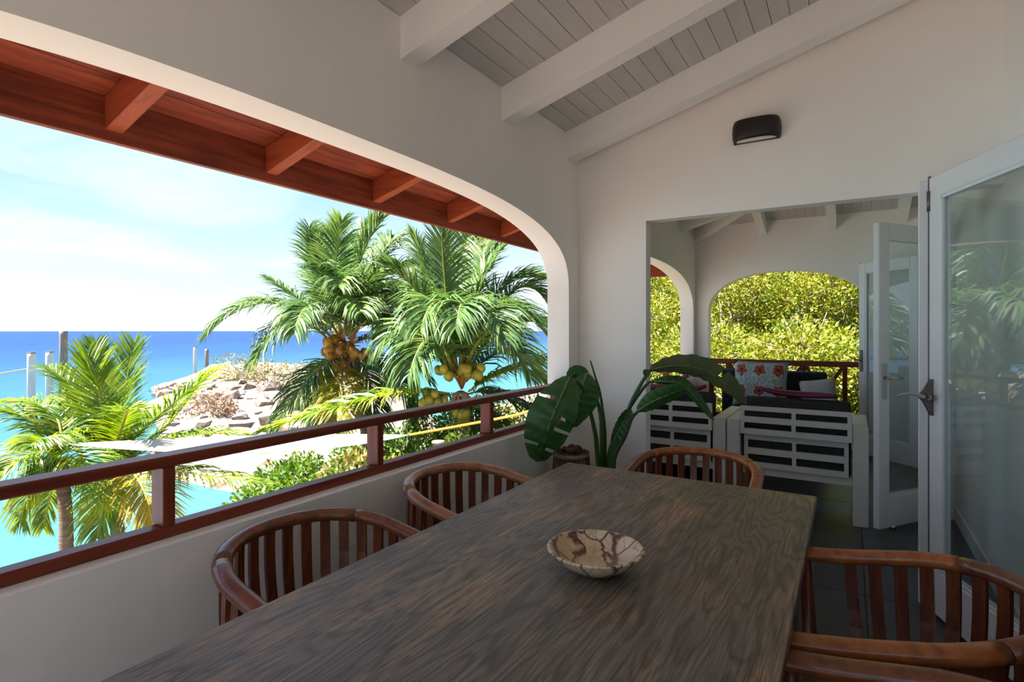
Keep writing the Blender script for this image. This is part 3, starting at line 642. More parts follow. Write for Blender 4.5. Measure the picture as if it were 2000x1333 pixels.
def cushion(name, c, w, h, th, mat, label, cat='cushion', rx=0, rz=0, ry=0, group=None, corner=.06):
    """pillow standing in local XZ, thickness along Y, pinched corners"""
    n = 14; vs = []; fs = []
    R = Matrix.Translation(V(c)) @ Matrix.Rotation(rz, 4, 'Z') @ Matrix.Rotation(rx, 4, 'X') @ Matrix.Rotation(ry, 4, 'Y')
    for s in (-1, 1):
        for i in range(n+1):
            for j in range(n+1):
                a = 2*i/n-1; b = 2*j/n-1
                t = ((1-a**4)*(1-b**4))**.55
                kx = 1-corner*(1-b*b)*0.9*abs(a); kz = 1-corner*(1-a*a)*0.9*abs(b)
                vs.append(R @ V((a*w/2*kx, s*th/2*t, b*h/2*kz)))
    m = (n+1)*(n+1)
    for i in range(n):
        for j in range(n):
            a = i*(n+1)+j; fs.append((a, a+1, a+n+2, a+n+1)); fs.append((m+a, m+a+n+1, m+a+n+2, m+a+1))
    mb = MB().add(vs, fs, True); o = mb.build(name, mat, origin=c)
    bm = bmesh.new(); bm.from_mesh(o.data); bmesh.ops.remove_doubles(bm, verts=bm.verts[:], dist=1e-5); bm.to_mesh(o.data); bm.free()
    return tag(o, label, cat, group)
def armchair(x0, x1, y, aw, label, arms=(True, True)):
    """aluminium lounge armchair seen from behind: slab arms, slatted back in two tiers"""
    r = thing('lounge_armchair', label, 'armchair', ((x0+x1)/2, y+.4, 0))
    dep = .80; ah = .70
    for k, (a, b) in enumerate(((x0, x0+aw), (x1-aw, x1))):
        MB().bbox((a, y+.0, .0), (b, y+dep, ah), .004).build('arm', M['alu'], r)
        # seam of the two boards on the arm top
    bx0, bx1 = x0+aw+.004, x1-aw-.004; cx = (bx0+bx1)/2; f = .028
    up = MB()
    yb = y-.012; th = .022; z0, z1 = .60, .812
    bk = MB()
    for (a, b) in ((z1-.035, z1), (z0+.085, z0+.130), (z0-.005, z0+.038)): bk.box((bx0, yb, a), (bx1, yb+th, b))
    for a in (bx0, cx-f/2, bx1-f): bk.box((a, yb+.001, z0), (a+f, yb+th-.001, z1-.002))
    bk.build('back_frame', M['alu'], r)
    lo = MB(); yl = y+.035
    for (a, b) in ((.545, .59), (.432, .482), (.33, .372)): lo.box((bx0+.02, yl, a), (bx1-.02, yl+th, b))
    for a in (bx0+.02, cx-f/2, bx1-f-.02): lo.box((a, yl+.001, .332), (a+f, yl+th-.001, .59))
    lo.build('lower_back_frame', M['alu'], r)
    MB().box((bx0, y+.06, .27), (bx1, y+dep-.02, .33)).build('seat_base', M['alu'], r)
    return r, bx0, bx1
YA = 4.64
ar, a0, a1 = armchair(-.835, .115, YA, .098, 'white slatted lounge armchair nearest the open glazed door, back to the table')
al, b0_, b1_ = armchair(-1.715, -.845, YA, .098, 'white slatted lounge armchair half hidden by the far wall and plant leaves')
def slab(name, lo, hi, mat, label, cat, b=.03):
    o = MB().bbox(lo, hi, b, seg=3, smooth=True).build(name, mat); return tag(o, label, cat)
slab('back_cushion', (a0+.006, YA+.066, .445), (a1-.006, YA+.21, .872), M['charcoal'], 'charcoal back cushion in the armchair nearest the open glazed door', 'cushion')
slab('seat_cushion', (a0+.006, YA+.07, .332), (a1-.006, YA+.79, .442), M['charcoal'], 'charcoal seat cushion in the armchair nearest the open glazed door', 'cushion')
slab('back_cushion', (b0_+.006, YA+.066, .445), (b1_-.006, YA+.21, .885), M['charcoal'], 'charcoal back cushion in the armchair half hidden by plant leaves', 'cushion')
slab('seat_cushion', (b0_+.006, YA+.07, .332), (b1_-.006, YA+.79, .442), M['charcoal'], 'charcoal seat cushion in the armchair half hidden by plant leaves', 'cushion')
# wicker sofa along the braced railing and its cushions
def wicker_sofa(lo, hi, back, label):
    x0, y0 = lo; x1, y1 = hi
    r = thing('wicker_sofa', label, 'sofa', ((x0+x1)/2, (y0+y1)/2, 0))
    MB().bbox((x0, y0, .06), (x1, y1, .32), .015, seg=2).build('base', M['wicker'], r)
    for x in (x0+.03, x1-.08):
        for y in (y0+.03, y1-.08): MB().box((x, y, 0), (x+.05, y+.05, .06)).build('foot', M['wicker'], r)
    if back == 'Y':
        m = (x0+x1)/2
        for a, b in ((x0, m-.01), (m+.01, x1)): MB().bbox((a, y1-.12, .32), (b, y1, .945), .03, seg=2).build('backrest', M['wicker'], r)
    else:
        m = (y0+y1)/2
        for a, b in ((y0, m-.01), (m+.01, y1)): MB().bbox((x0, a, .32), (x0+.12, b, .76), .03, seg=2).build('backrest', M['wicker'], r)
    return r
wicker_sofa((-1.30, 6.25), (-.21, 7.0), 'Y', 'dark woven wicker sofa standing before the braced railing')
wicker_sofa((-1.72, 5.5), (-1.0, 6.2), 'X', 'dark woven wicker armchair against the side parapet of the sitting area')
slab('seat_pad', (-1.29, 6.26, .322), (-.22, 6.87, .45), M['charcoal'], 'charcoal seat pad on the wicker sofa before the braced railing', 'cushion')
slab('seat_pad', (-1.59, 5.51, .322), (-1.01, 6.19, .45), M['charcoal'], 'charcoal seat pad on the wicker armchair by the side parapet', 'cushion')
def print_mat():
    m, t, b = nodes('flower_print'); setp(b, rough=.9, spec=.1); n = t.nodes.new; l = t.links.new
    c = n('ShaderNodeTexCoord'); nz_ = n('ShaderNodeTexNoise'); nz_.inputs['Scale'].default_value = 16; l(c.outputs['Generated'], nz_.inputs['Vector']); ll = n('ShaderNodeMix'); ll.data_type = 'RGBA'; ll.blend_type = 'LINEAR_LIGHT'; ll.inputs[0].default_value = .045; l(c.outputs['Generated'], ll.inputs[6]); l(nz_.outputs['Color'], ll.inputs[7]); s = n('ShaderNodeSeparateXYZ'); l(ll.outputs[2], s.inputs[0])
    def mth(op, a, bb=None):
        q = n('ShaderNodeMath'); q.operation = op
        for i, k in enumerate((a, bb)):
            if k is None: continue
            if isinstance(k, (int, float)): q.inputs[i].default_value = k
            else: l(k, q.inputs[i])
        return q.outputs[0]
    gx = mth('SUBTRACT', mth('FRACT', mth('MULTIPLY', s.outputs['X'], 3.0)), .5)
    gz = mth('SUBTRACT', mth('FRACT', mth('ADD', mth('MULTIPLY', s.outputs['Z'], 2.3), .64)), .5)
    d = mth('POWER', mth('ADD', mth('POWER', mth('MULTIPLY', gx, 1.0), 2.0), mth('POWER', mth('MULTIPLY', gz, 1.15), 2.0)), .5)
    an = mth('ARCTAN2', gz, gx); d = mth('MULTIPLY', d, mth('ADD', 1.0, mth('MULTIPLY', mth('SINE', mth('MULTIPLY', an, 5.0)), .16)))
    r = n('ShaderNodeValToRGB'); l(d, r.inputs[0]); r.color_ramp.interpolation = 'CONSTANT'; E = r.color_ramp.elements
    E[0].position = 0; E[0].color = (.20, .03, .03, 1); E[1].position = .10; E[1].color = (.42, .11, .07, 1)
    for p, cc in ((.22, (.27, .05, .045, 1)), (.28, (.60, .50, .38, 1)), (.34, (.33, .52, .55, 1))): q = E.new(p); q.color = cc
    z = n('ShaderNodeTexVoronoi'); z.inputs['Scale'].default_value = 13; l(c.outputs['Generated'], z.inputs['Vector'])
    rz = n('ShaderNodeValToRGB'); l(z.outputs['Distance'], rz.inputs[0]); E = rz.color_ramp.elements; rz.color_ramp.interpolation = 'CONSTANT'
    E[0].position = 0; E[0].color = (.05, .10, .12, 1); E[1].position = .16; E[1].color = (.36, .56, .60, 1); q = E.new(.5); q.color = (.40, .18, .12, 1); q = E.new(.6); q.color = (.42, .60, .62, 1)
    f = mth('GREATER_THAN', d, .33); mx = n('ShaderNodeMix'); mx.data_type = 'RGBA'; l(f, mx.inputs[0]); l(r.outputs[0], mx.inputs[6]); l(rz.outputs[0], mx.inputs[7])
    l(mx.outputs[2], b.inputs['Base Color']); return m
cushion('throw_cushion', (-.855, 6.70, .80), .56, .52, .16, print_mat(), 'large pale blue cushion printed with coral red flowers on the wicker sofa', rx=-.22, ry=.02)
cushion('throw_cushion', (-.275, 6.64, .70), .34, .38, .13, M['pale_fabric'], 'small plain pale grey cushion on the wicker sofa', rx=-.25, ry=-.16)
cushion('throw_cushion', (-1.50, 5.62, .69), .42, .40, .14, M['beige_fabric'], 'beige cushion leaning against the side parapet', rz=math.pi/2, rx=.3)
cushion('throw_cushion', (-1.50, 6.05, .70), .40, .40, .14, M['pale_fabric'], 'off-white cushion leaning against the side parapet beside the beige one', rz=math.pi/2, rx=.3)
# satin magenta bolsters lying on the armchair backs
def bolster(P, r, label):
    C = catmull(P, 16); n = 16
    o = MB().tube(C, [r*(.35+.65*math.sin(math.pi*min(max(i/n, .04), .96))**.5) for i in range(n+1)], 12, sy=.55, up=(0, 0, 1)).build('satin_bolster', M['magenta'], origin=C[n//2]); return tag(o, label, 'cushion')
bolster([atY(u, v, 4.775) for u, v in ((1482, 758), (1515, 766), (1560, 771), (1605, 773), (1636, 775))], .048, 'shiny dark magenta bolster lying along the charcoal back cushion by the glazed door')
bolster([atY(u, v, 4.775) for u, v in ((1262, 753), (1290, 757), (1330, 759), (1360, 759), (1380, 754))], .048, 'shiny dark magenta bolster lying along the charcoal back cushion behind the plant leaves')
# ------------------------------------------------------------------ ground, sea, rocky spit
ZS = -3.8
rng = np.random.default_rng(7)
def vnoise(x, y, sc, seed):
    """cheap smooth value noise on arrays"""
    x = x/sc; y = y/sc; xi = np.floor(x).astype(int); yi = np.floor(y).astype(int); fx = x-xi; fy = y-yi
    def h(a, b):
        n = (a*374761393 + b*668265263 + seed*974634777) & 0x7fffffff; n = ((n ^ (n >> 13))*1274126177) & 0x7fffffff
        return (n & 0xffff)/65535.0
    u = fx*fx*(3-2*fx); v = fy*fy*(3-2*fy)
    return (h(xi, yi)*(1-u)+h(xi+1, yi)*u)*(1-v)+(h(xi, yi+1)*(1-u)+h(xi+1, yi+1)*u)*v
def height(x, y):
    x = np.asarray(x, float); y = np.asarray(y, float)
    sh = -13.2-.05*np.clip(y-6, -10, 8)-.4*np.clip(y-14, 0, 30)+1.2*(vnoise(x*0, y, 4, 3)-.5)            # shoreline X
    beach = np.clip(ZS+(x-sh)*.22, -5.2, -3.1)
    A = np.array((-20., 16.5)); D = np.array((-30., 19.5)); L2 = D@D
    t = np.clip(((x-A[0])*D[0]+(y-A[1])*D[1])/L2, 0, 1.0)
    dd = np.hypot(x-(A[0]+t*D[0]), y-(A[1]+t*D[1])); w = 7.0+3.8*np.clip(t, 0, 1)+2.2*(vnoise(x, y, 5, 11)-.5)
    k = np.clip(1.25*(1-dd/w)*2.2, -1, 1); spit = ZS+k*(.75+.55*vnoise(x, y, 3, 5)+.4*vnoise(x, y, 1.1, 9)-.15+.35*t)
    spit = np.where(k > 0, spit, ZS+k*1.4)
    h = np.maximum(beach, spit)
    hill = -3.1+np.clip(y-9.2, 0, 12)*.62*np.clip((x+.46*y)/1.5, 0, 1)
    return np.maximum(h, np.where(x > -.46*y, hill, -9))
def grid(name, x0, x1, y0, y1, nx, ny, mat, jig=0):
    X, Y = np.meshgrid(np.linspace(x0, x1, nx), np.linspace(y0, y1, ny), indexing='ij'); Z = height(X, Y)
    vs = np.stack([X, Y, Z], -1).reshape(-1, 3); i = np.arange((nx-1)*(ny-1)); a = (i//(ny-1))*ny+i % (ny-1)
    fs = np.stack([a, a+ny, a+ny+1, a+1], -1)
    me = bpy.data.meshes.new(name); me.from_pydata(vs.tolist(), [], fs.tolist()); me.polygons.foreach_set('use_smooth', [True]*len(fs)); me.materials.append(mat)
    o = bpy.data.objects.new(name, me); COL.objects.link(o); o['kind'] = 'structure'; return o
def ground_mat():
    m, t, b = nodes('ground'); setp(b, rough=.95, spec=.1); n = t.nodes.new; l = t.links.new
    c = n('ShaderNodeTexCoord'); z = n('ShaderNodeTexNoise'); z.inputs['Scale'].default_value = .9; z.inputs['Detail'].default_value = 10; z.inputs['Roughness'].default_value = .7; l(c.outputs['Object'], z.inputs['Vector'])
    r = n('ShaderNodeValToRGB'); l(z.outputs['Fac'], r.inputs[0]); E = r.color_ramp.elements
    E[0].position = .36; E[0].color = (.10, .065, .045, 1); E[1].position = .60; E[1].color = (.235, .195, .17, 1); q = E.new(.46); q.color = (.20, .158, .132, 1)
    g = n('ShaderNodeTexGeometry') if False else n('ShaderNodeNewGeometry'); s = n('ShaderNodeSeparateXYZ'); l(g.outputs['Position'], s.inputs[0])
    # soil and litter under the trees of the slope
    m1 = n('ShaderNodeMapRange'); m1.inputs[1].default_value = 8.5; m1.inputs[2].default_value = 10.5; l(s.outputs['Y'], m1.inputs[0])
    m2 = n('ShaderNodeMapRange'); m2.inputs[1].default_value = -11.5; m2.inputs[2].default_value = -9; l(s.outputs['X'], m2.inputs[0])
    mu = n('ShaderNodeMath'); mu.operation = 'MULTIPLY'; l(m1.outputs[0], mu.inputs[0]); l(m2.outputs[0], mu.inputs[1])
    x = n('ShaderNodeMix'); x.data_type = 'RGBA'; l(mu.outputs[0], x.inputs[0]); l(r.outputs[0], x.inputs[6]); x.inputs[7].default_value = (0.0625, 0.0625, 0.02188, 1)
    l(x.outputs[2], b.inputs['Base Color'])
    v = n('ShaderNodeTexVoronoi'); v.inputs['Scale'].default_value = 2.2; l(c.outputs['Object'], v.inputs['Vector'])
    bp = n('ShaderNodeBump'); bp.inputs['Strength'].default_value = .8; bp.inputs['Distance'].default_value = .12; l(v.outputs['Distance'], bp.inputs['Height']); l(bp.outputs[0], b.inputs['Normal']); return m
M['ground'] = ground_mat()
grid('ground', -66, 26, -26, 52, 260, 230, M['ground'])
def sea_mat():
    m = bpy.data.materials.new('sea'); m.use_nodes = True; t = m.node_tree; t.nodes.clear(); n = t.nodes.new; l = t.links.new
    out = n('ShaderNodeOutputMaterial'); g = n('ShaderNodeNewGeometry')
    sp = n('ShaderNodeSeparateXYZ'); l(g.outputs['Position'], sp.inputs[0])
    # water deepens away from the shore (runs along Y at X = -14)
    z = n('ShaderNodeTexNoise'); z.inputs['Scale'].default_value = .05; z.inputs['Detail'].default_value = 4; l(g.outputs['Position'], z.inputs['Vector'])
    a = n('ShaderNodeMath'); a.operation = 'MULTIPLY_ADD'; a.inputs[1].default_value = 26; a.inputs[2].default_value = -13; l(z.outputs['Fac'], a.inputs[0])
    d = n('ShaderNodeMath'); d.operation = 'SUBTRACT'; l(a.outputs[0], d.inputs[0]); l(sp.outputs['X'], d.inputs[1])
    mr = n('ShaderNodeMapRange'); mr.inputs[1].default_value = 13; mr.inputs[2].default_value = 260; l(d.outputs[0], mr.inputs[0])
    pw = n('ShaderNodeMath'); pw.operation = 'POWER'; pw.inputs[1].default_value = .5; l(mr.outputs[0], pw.inputs[0])
    r = n('ShaderNodeValToRGB'); l(pw.outputs[0], r.inputs[0]); E = r.color_ramp.elements
    E[0].position = 0; E[0].color = (.13, .145, .12, 1); E[1].position = 1; E[1].color = (.013, .040, .112, 1)
    for p, c in ((.12, (.048, .138, .148, 1)), (.30, (.034, .112, .142, 1)), (.46, (.026, .085, .135, 1)), (.66, (.016, .052, .122, 1))): q = E.new(p); q.color = c
    mp = n('ShaderNodeMapping'); mp.inputs['Rotation'].default_value = (0, 0, .5); mp.inputs['Scale'].default_value = (1.6, .55, 1); l(g.outputs['Position'], mp.inputs[0])
    w = n('ShaderNodeTexNoise'); w.inputs['Scale'].default_value = .8; w.inputs['Detail'].default_value = 8; w.inputs['Roughness'].default_value = .65; l(mp.outputs[0], w.inputs['Vector'])
    # whitecaps
    mp2 = n('ShaderNodeMapping'); mp2.inputs['Rotation'].default_value = (0, 0, .5); mp2.inputs['Scale'].default_value = (.30, .12, 1); l(g.outputs['Position'], mp2.inputs[0])
    f = n('ShaderNodeTexNoise'); f.inputs['Scale'].default_value = .9; f.inputs['Detail'].default_value = 9; f.inputs['Roughness'].default_value = .75; l(mp2.outputs[0], f.inputs['Vector'])
    rf = n('ShaderNodeValToRGB'); l(f.outputs['Fac'], rf.inputs[0]); E = rf.color_ramp.elements; E[0].position = .735; E[0].color = (0, 0, 0, 1); E[1].position = .78; E[1].color = (1, 1, 1, 1)
    fm = n('ShaderNodeMix'); fm.data_type = 'RGBA'; l(rf.outputs[0], fm.inputs[0]); l(r.outputs[0], fm.inputs[6]); fm.inputs[7].default_value = (.24, .25, .26, 1)
    df = n('ShaderNodeBsdfDiffuse'); l(fm.outputs[2], df.inputs[0])
    bp = n('ShaderNodeBump'); bp.inputs['Strength'].default_value = .5; bp.inputs['Distance'].default_value = .35; l(w.outputs['Fac'], bp.inputs['Height'])
    gl = n('ShaderNodeBsdfGlossy'); gl.inputs['Roughness'].default_value = .18; gl.inputs[0].default_value = (.85, .9, 1, 1); l(bp.outputs[0], gl.inputs['Normal']); l(bp.outputs[0], df.inputs['Normal'])
    ms = n('ShaderNodeMixShader'); ms.inputs[0].default_value = .10; l(df.outputs[0], ms.inputs[1]); l(gl.outputs[0], ms.inputs[2]); l(ms.outputs[0], out.inputs[0]); return m
mb = MB(); B_ = 4500; mb.add([(-B_, -B_, ZS), (B_, -B_, ZS), (B_, B_, ZS), (-B_, B_, ZS)], [(0, 1, 2, 3)])
sea = mb.build('sea', sea_mat(), origin=(0, 0, ZS)); sea['kind'] = 'structure'
def hz1(x, y): return float(height(np.array([x]), np.array([y]))[0])
# unseen slabs added below the house to bounce light indoors, coloured like the ground
mb = MB(); mb.box((-9.4, -9, -3.6), (-3.7, 5.6, -3.0)); mb.box((-5.2, 5.6, -3.6), (-3.7, 8.9, -3.0)); mb.box((XL-.17, -9, -3.6), (5, -1.25, -3.0)); mb.box((XL-.17, YE+.17, -3.6), (2.2, 8.9, -3.0)); struct('added_bounce_slab', mb, M['ground'])
# house base below the veranda
mb = MB(); mb.box((XL-.17, -1.25, -3.6), (4.6, YE+.17, -.35)); struct('wall_base', mb, M['plaster'])
# ------------------------------------------------------------------ boulders on the spit
M['rock'] = noise_mat('rock', [(0.15, 0.1087, 0.08626), (0.24, 0.1987, 0.1687), (0.315, 0.2776, 0.2476)], ns=3, rough=.95, spec=.1, bump=.6, bscale=6, rand=.12)
rock_me = []
for k in range(5):
    rn = random.Random(k); bm = bmesh.new(); bmesh.ops.create_icosphere(bm, subdivisions=1, radius=1)
    for q in bm.verts: q.co *= .72+.5*rn.random(); q.co.z *= .7
    me = bpy.data.meshes.new('rock'); bm.to_mesh(me); bm.free(); me.materials.append(M['rock']); rock_me.append(me)
rn = random.Random(21); nrock = 0; RK = []
for k in range(900):
    if nrock >= 150: break
    u = rn.uniform(270, 680); v = rn.uniform(738, 872); p = atZ(u, v, -2.9); z = hz1(p.x, p.y)
    if z < ZS+.15 or p.x > -14: continue
    if any((p.x-a)**2+(p.y-b)**2 < 1.0 for a, b in RK): continue
    RK.append((p.x, p.y))
    d = math.hypot(p.x, p.y); s = rn.uniform(.16, .42)*(1 if rn.random() < .85 else 1.7)
    if (u < 345 or v < 770) and rn.random() < .6: s *= 1.5
    o = bpy.data.objects.new('boulder', rock_me[k % 5]); COL.objects.link(o); o.location = (p.x, p.y, z+s*.15); o.scale = (s, s*rn.uniform(.7, 1.2), s*rn.uniform(.7, 1.1)); o.rotation_euler = (rn.uniform(-.3, .3), rn.uniform(-.3, .3), rn.uniform(0, 6))
    tag(o, 'pale weathered boulder lying on the rocky spit in the sea', 'rock', 'boulders on the rocky spit'); nrock += 1
# ------------------------------------------------------------------ foliage helpers
def leaf_cloud(centers, radii, count, size, seed, mat, name, par, flatz=.75, aspect=.45):
    """many single folded leaves scattered through blobs, as one mesh"""
    g = np.random.default_rng(seed); cs = np.array(centers); rs = np.array(radii)
    idx = g.choice(len(cs), count, p=rs**2/np.sum(rs**2)); d = g.normal(size=(count, 3)); d /= np.linalg.norm(d, axis=1)[:, None]
    rad = g.random(count)**.30; P = cs[idx]+d*(rs[idx]*rad)[:, None]*np.array((1, 1, flatz))
    ax = d+g.normal(size=(count, 3))*.7+np.array((0, 0, .15)); ax /= np.linalg.norm(ax, axis=1)[:, None]
    o = g.normal(size=(count, 3)); sd_ = np.cross(ax, o); sd_ /= np.linalg.norm(sd_, axis=1)[:, None]
    L = size*g.uniform(.6, 1.3, count)[:, None]; Wd = L*aspect
    vs = np.stack([P, P+ax*L*.5+sd_*Wd*.5, P+ax*L, P+ax*L*.5-sd_*Wd*.5], 1).reshape(-1, 3)-np.array(org(par))
    fs = np.arange(count*4).reshape(-1, 4)
    me = bpy.data.meshes.new(name); me.vertices.add(count*4); me.vertices.foreach_set('co', vs.ravel()); me.loops.add(count*4); me.loops.foreach_set('vertex_index', fs.ravel().astype(np.int32))
    me.polygons.add(count); me.polygons.foreach_set('loop_start', np.arange(0, count*4, 4, dtype=np.int32)); me.polygons.foreach_set('loop_total', np.full(count, 4, dtype=np.int32)); me.update(calc_edges=True); me.validate()
    me.materials.append(mat); ob = bpy.data.objects.new(name, me); COL.objects.link(ob); ob.parent = par; ORG[ob.name] = org(par); return ob
def leafmat(name, cols, pos, ns=2.2, tr=.3): return noise_mat(name, cols, ns=ns, detail=8, rough=.5, spec=.35, pos=pos, trans=tr)
M['hill_leaf'] = leafmat('hill_leaf', [(0.04077, 0.07704, 0.01087), (0.1178, 0.1721, 0.01631), (0.2448, 0.2627, 0.02719), (0.3625, 0.3262, 0.04531)], [.30, .43, .54, .66])
M['green_leaf'] = leafmat('green_leaf', [(0.02531, 0.07594, 0.01013), (0.07594, 0.1602, 0.01688), (0.1688, 0.2531, 0.02531)], [.34, .5, .66])
M['olive_leaf'] = leafmat('olive_leaf', [(0.08125, 0.08125, 0.01625), (0.1788, 0.1625, 0.0325), (0.2762, 0.2275, 0.05687)], [.34, .5, .66])
M['twig'] = noise_mat('twig', [(0.225, 0.1688, 0.1219), (0.4312, 0.3469, 0.2718)], ns=8, rough=.9, spec=.1)
M['dry'] = leafmat('dry', [(0.1375, 0.08125, 0.04375), (0.25, 0.1688, 0.1063), (0.325, 0.2375, 0.1625)], [.34, .5, .66], tr=.15)
def shrub(name, label, base, w, h, count, size, mat, seed, group=None, nb=7, twigs=10, cat='shrub'):
    rn = random.Random(seed); b = V(base); r = thing(name, label, cat, b, group)
    cs = []; rs = []
    for i in range(nb):
        a = rn.random()*6.28; q = rn.random()**.5*w*.55; z = h*(.35+.5*rn.random()); cs.append((b.x+q*math.cos(a), b.y+q*math.sin(a), b.z+z)); rs.append(w*rn.uniform(.28, .46))
    cs.append((b.x, b.y, b.z+h*.3)); rs.append(w*.5)
    leaf_cloud(cs, rs, count, size, seed, mat, 'foliage', r)
    mb = MB()
    for i in range(twigs):
        c = V(cs[i % nb]); e = c+V((rn.uniform(-1, 1), rn.uniform(-1.2, .2), rn.uniform(.1, .8))).normalized()*rs[i % nb]*rn.uniform(.65, .98)
        m = b.lerp(c, .55)+V((rn.uniform(-.5, .5), rn.uniform(-.5, .5), rn.uniform(-.2, .3)))*w*.4
        mb.tube(catmull([b, m, c, e], 9), [.035*w*.4+.012, .03, .026, .022, .02, .018, .015, .012, .01, .008], 5)
    mb.build('branches', M['twig'], r)
    return r
# scrub on the slope beyond the end arch
HL = 'sunlit yellow-green scrub bush with pale twigs on the slope behind the end arch'
rn = random.Random(5); k = 0
for (y, xs, h) in ((9.9, (-2.6, -1.2, .2, 1.6), 2.9), (11.6, (-3.3, -1.9, -.4, 1.1, 2.4), 3.3), (13.6, (-4.2, -2.7, -1.1, .5, 2.1), 3.9), (15.6, (-5.0, -3.2, -1.4, .5, 2.4), 4.2)):
    for x in xs:
        x += rn.uniform(-.3, .3); yy = y+rn.uniform(-.3, .3)
        shrub('scrub_bush', HL, (x, yy, hz1(x, yy)-.1), 2.3, h, 15000, .085, M['hill_leaf'], 100+k, 'scrub on the slope', nb=9, twigs=46); k += 1
# ------------------------------------------------------------------ coconut palms
M['palm_green'] = noise_mat('palm_green', [(0.0325, 0.07718, 0.01788), (0.07718, 0.1503, 0.03656), (0.1543, 0.2194, 0.05687)], ns=1.6, detail=8, rough=.46, spec=.35, pos=[.35, .5, .66], trans=.3, rand=.15)
M['palm_lime'] = noise_mat('palm_lime', [(0.0586, 0.1329, 0.01406), (0.1406, 0.2344, 0.01953), (0.2812, 0.3281, 0.03125)], ns=1.8, detail=8, rough=.4, spec=.45, pos=[.36, .5, .66], trans=.35, rand=.12)
M['palm_gold'] = noise_mat('palm_gold', [(0.1, 0.1375, 0.0125), (0.25, 0.225, 0.025), (0.325, 0.25, 0.0375)], ns=1.8, detail=6, rough=.45, spec=.4, pos=[.36, .5, .66], trans=.35)
M['rachis'] = noise_mat('rachis', [(0.1875, 0.1875, 0.03125), (0.2875, 0.25, 0.05)], ns=4, rough=.4, spec=.4)
M['rachis_gold'] = noise_mat('rachis_gold', [(0.3438, 0.2625, 0.03125), (0.4125, 0.3125, 0.05)], ns=4, rough=.4, spec=.4)
M['trunk'] = noise_mat('trunk', [(0.09375, 0.06875, 0.05313), (0.1875, 0.1469, 0.1156)], scale=(1, 1, 6), ns=3, rough=.95, spec=.1, bump=.5)
M['husk_orange'] = noise_mat('husk_orange', [(0.2625, 0.1, 0.01562), (0.3875, 0.1812, 0.03125)], ns=4, rough=.4, spec=.4, rand=.2)
M['husk_lime'] = noise_mat('husk_lime', [(0.2125, 0.1875, 0.01875), (0.3125, 0.25, 0.03125)], ns=4, rough=.4, spec=.4, rand=.2)
M['sheath'] = noise_mat('sheath', [(0.1875, 0.1187, 0.06875), (0.325, 0.225, 0.15)], scale=(4, 4, 1), ns=4, rough=.9, spec=.1)
M['flower_stalk'] = noise_mat('flower_stalk', [(0.2625, 0.1063, 0.03125), (0.375, 0.1875, 0.05625)], ns=6, rough=.7, spec=.2)
def frond(par, P0, P1, P2, Lmax, mat, rmat, seed, n=92, droop=.35, wind=(0, 0, 0), w=.040, t0=.12, spread=1.0):
    rn = random.Random(seed); P0, P1, P2 = V(P0), V(P1), V(P2); vs = []; fs = []; wind = V(wind)
    def B(t): return P0*(1-t)**2+P1*2*t*(1-t)+P2*t*t
    up = V((0, 0, 1))
    for i in range(n):
        t = t0+(1-t0)*i/(n-1); p = B(t); T = (P1-P0)*(1-t)+(P2-P1)*t; T.normalize()
        S = T.cross(up)
        if S.length < .25: S = S+V((cT, sT, 0))*.5
        S.normalize(); Nn = S.cross(T)
        L = Lmax*(.50+.62*math.sin(math.pi*min(1, t*.86+.08)))*(1 if t < .93 else 1-(t-.93)*5)
        ang = math.radians(26+38*t)
        for s in (-1, 1):
            d = (S*(s*math.cos(ang)*spread)+T*math.sin(ang)+Nn*(.22+rn.uniform(-.12, .12))).normalized(); d = (d+V((rn.gauss(0, .07), rn.gauss(0, .07), rn.gauss(0, .07)))).normalized()
            LL = L*rn.uniform(.82, 1.1); q = p.copy(); b0 = len(vs); Wv = (T-d*T.dot(d)); Wv = (Wv+Nn*rn.uniform(-.5, .5)).normalized()
            ww = w*rn.uniform(.8, 1.15)
            for j, wd in enumerate((.55, 1.0, .72)):
                vs += [q+Wv*(ww*wd*.5), q-Wv*(ww*wd*.5)]; q = q+d*(LL/3); d = (d+V((0, 0, -droop*(.55+.4*j)))+wind*(.3*(j+1))).normalized(); Wv = (Wv-d*Wv.dot(d)).normalized()
            vs.append(q); fs += [(b0, b0+1, b0+3, b0+2), (b0+2, b0+3, b0+5, b0+4), (b0+4, b0+5, b0+6)]
    f = MB().add(vs, fs, True).build('frond', mat, par, fixn=False)
    L0 = (P1-P0).length+(P2-P1).length; m = 14
    MB().tube([B(i/m) for i in range(m+1)], [.012*L0*.9*(1-.85*i/m)+.003 for i in range(m+1)], 6, sy=.8).build('midrib', rmat, f)
    return f
def fr_px(par, base, mid, tip, Lmax, mat, rmat, seed, **k):
    """quadratic frond through base, mid, tip given as (u, v, forward distance)"""
    a, m, b = at(*base), at(*mid), at(*tip); return frond(par, a, m*2-(a+b)*.5, b, Lmax, mat, rmat, seed, **k)
def trunk(par, pts, r0, r1):
    C = catmull(pts, 26); rad = [r0+(r1-r0)*(i/26) for i in range(27)]; rad = [q*(1+.05*(i % 2)) for i, q in enumerate(rad)]
    return MB().tube(C, rad, 12).build('trunk', M['trunk'], par)
def nut(par, u, v, d, r, mat):
    c = at(u, v, d); rn = random.Random(int(u*7+v)); Mr = Matrix.Rotation(rn.uniform(-.5, .5), 3, 'X') @ Matrix.Rotation(rn.uniform(-.5, .5), 3, 'Y')
    return MB().ball(c, r, 12, 8, (.92, .92, 1.12), Mr).build('coconut', mat, par)
WIND = (.12, .10, -.02)
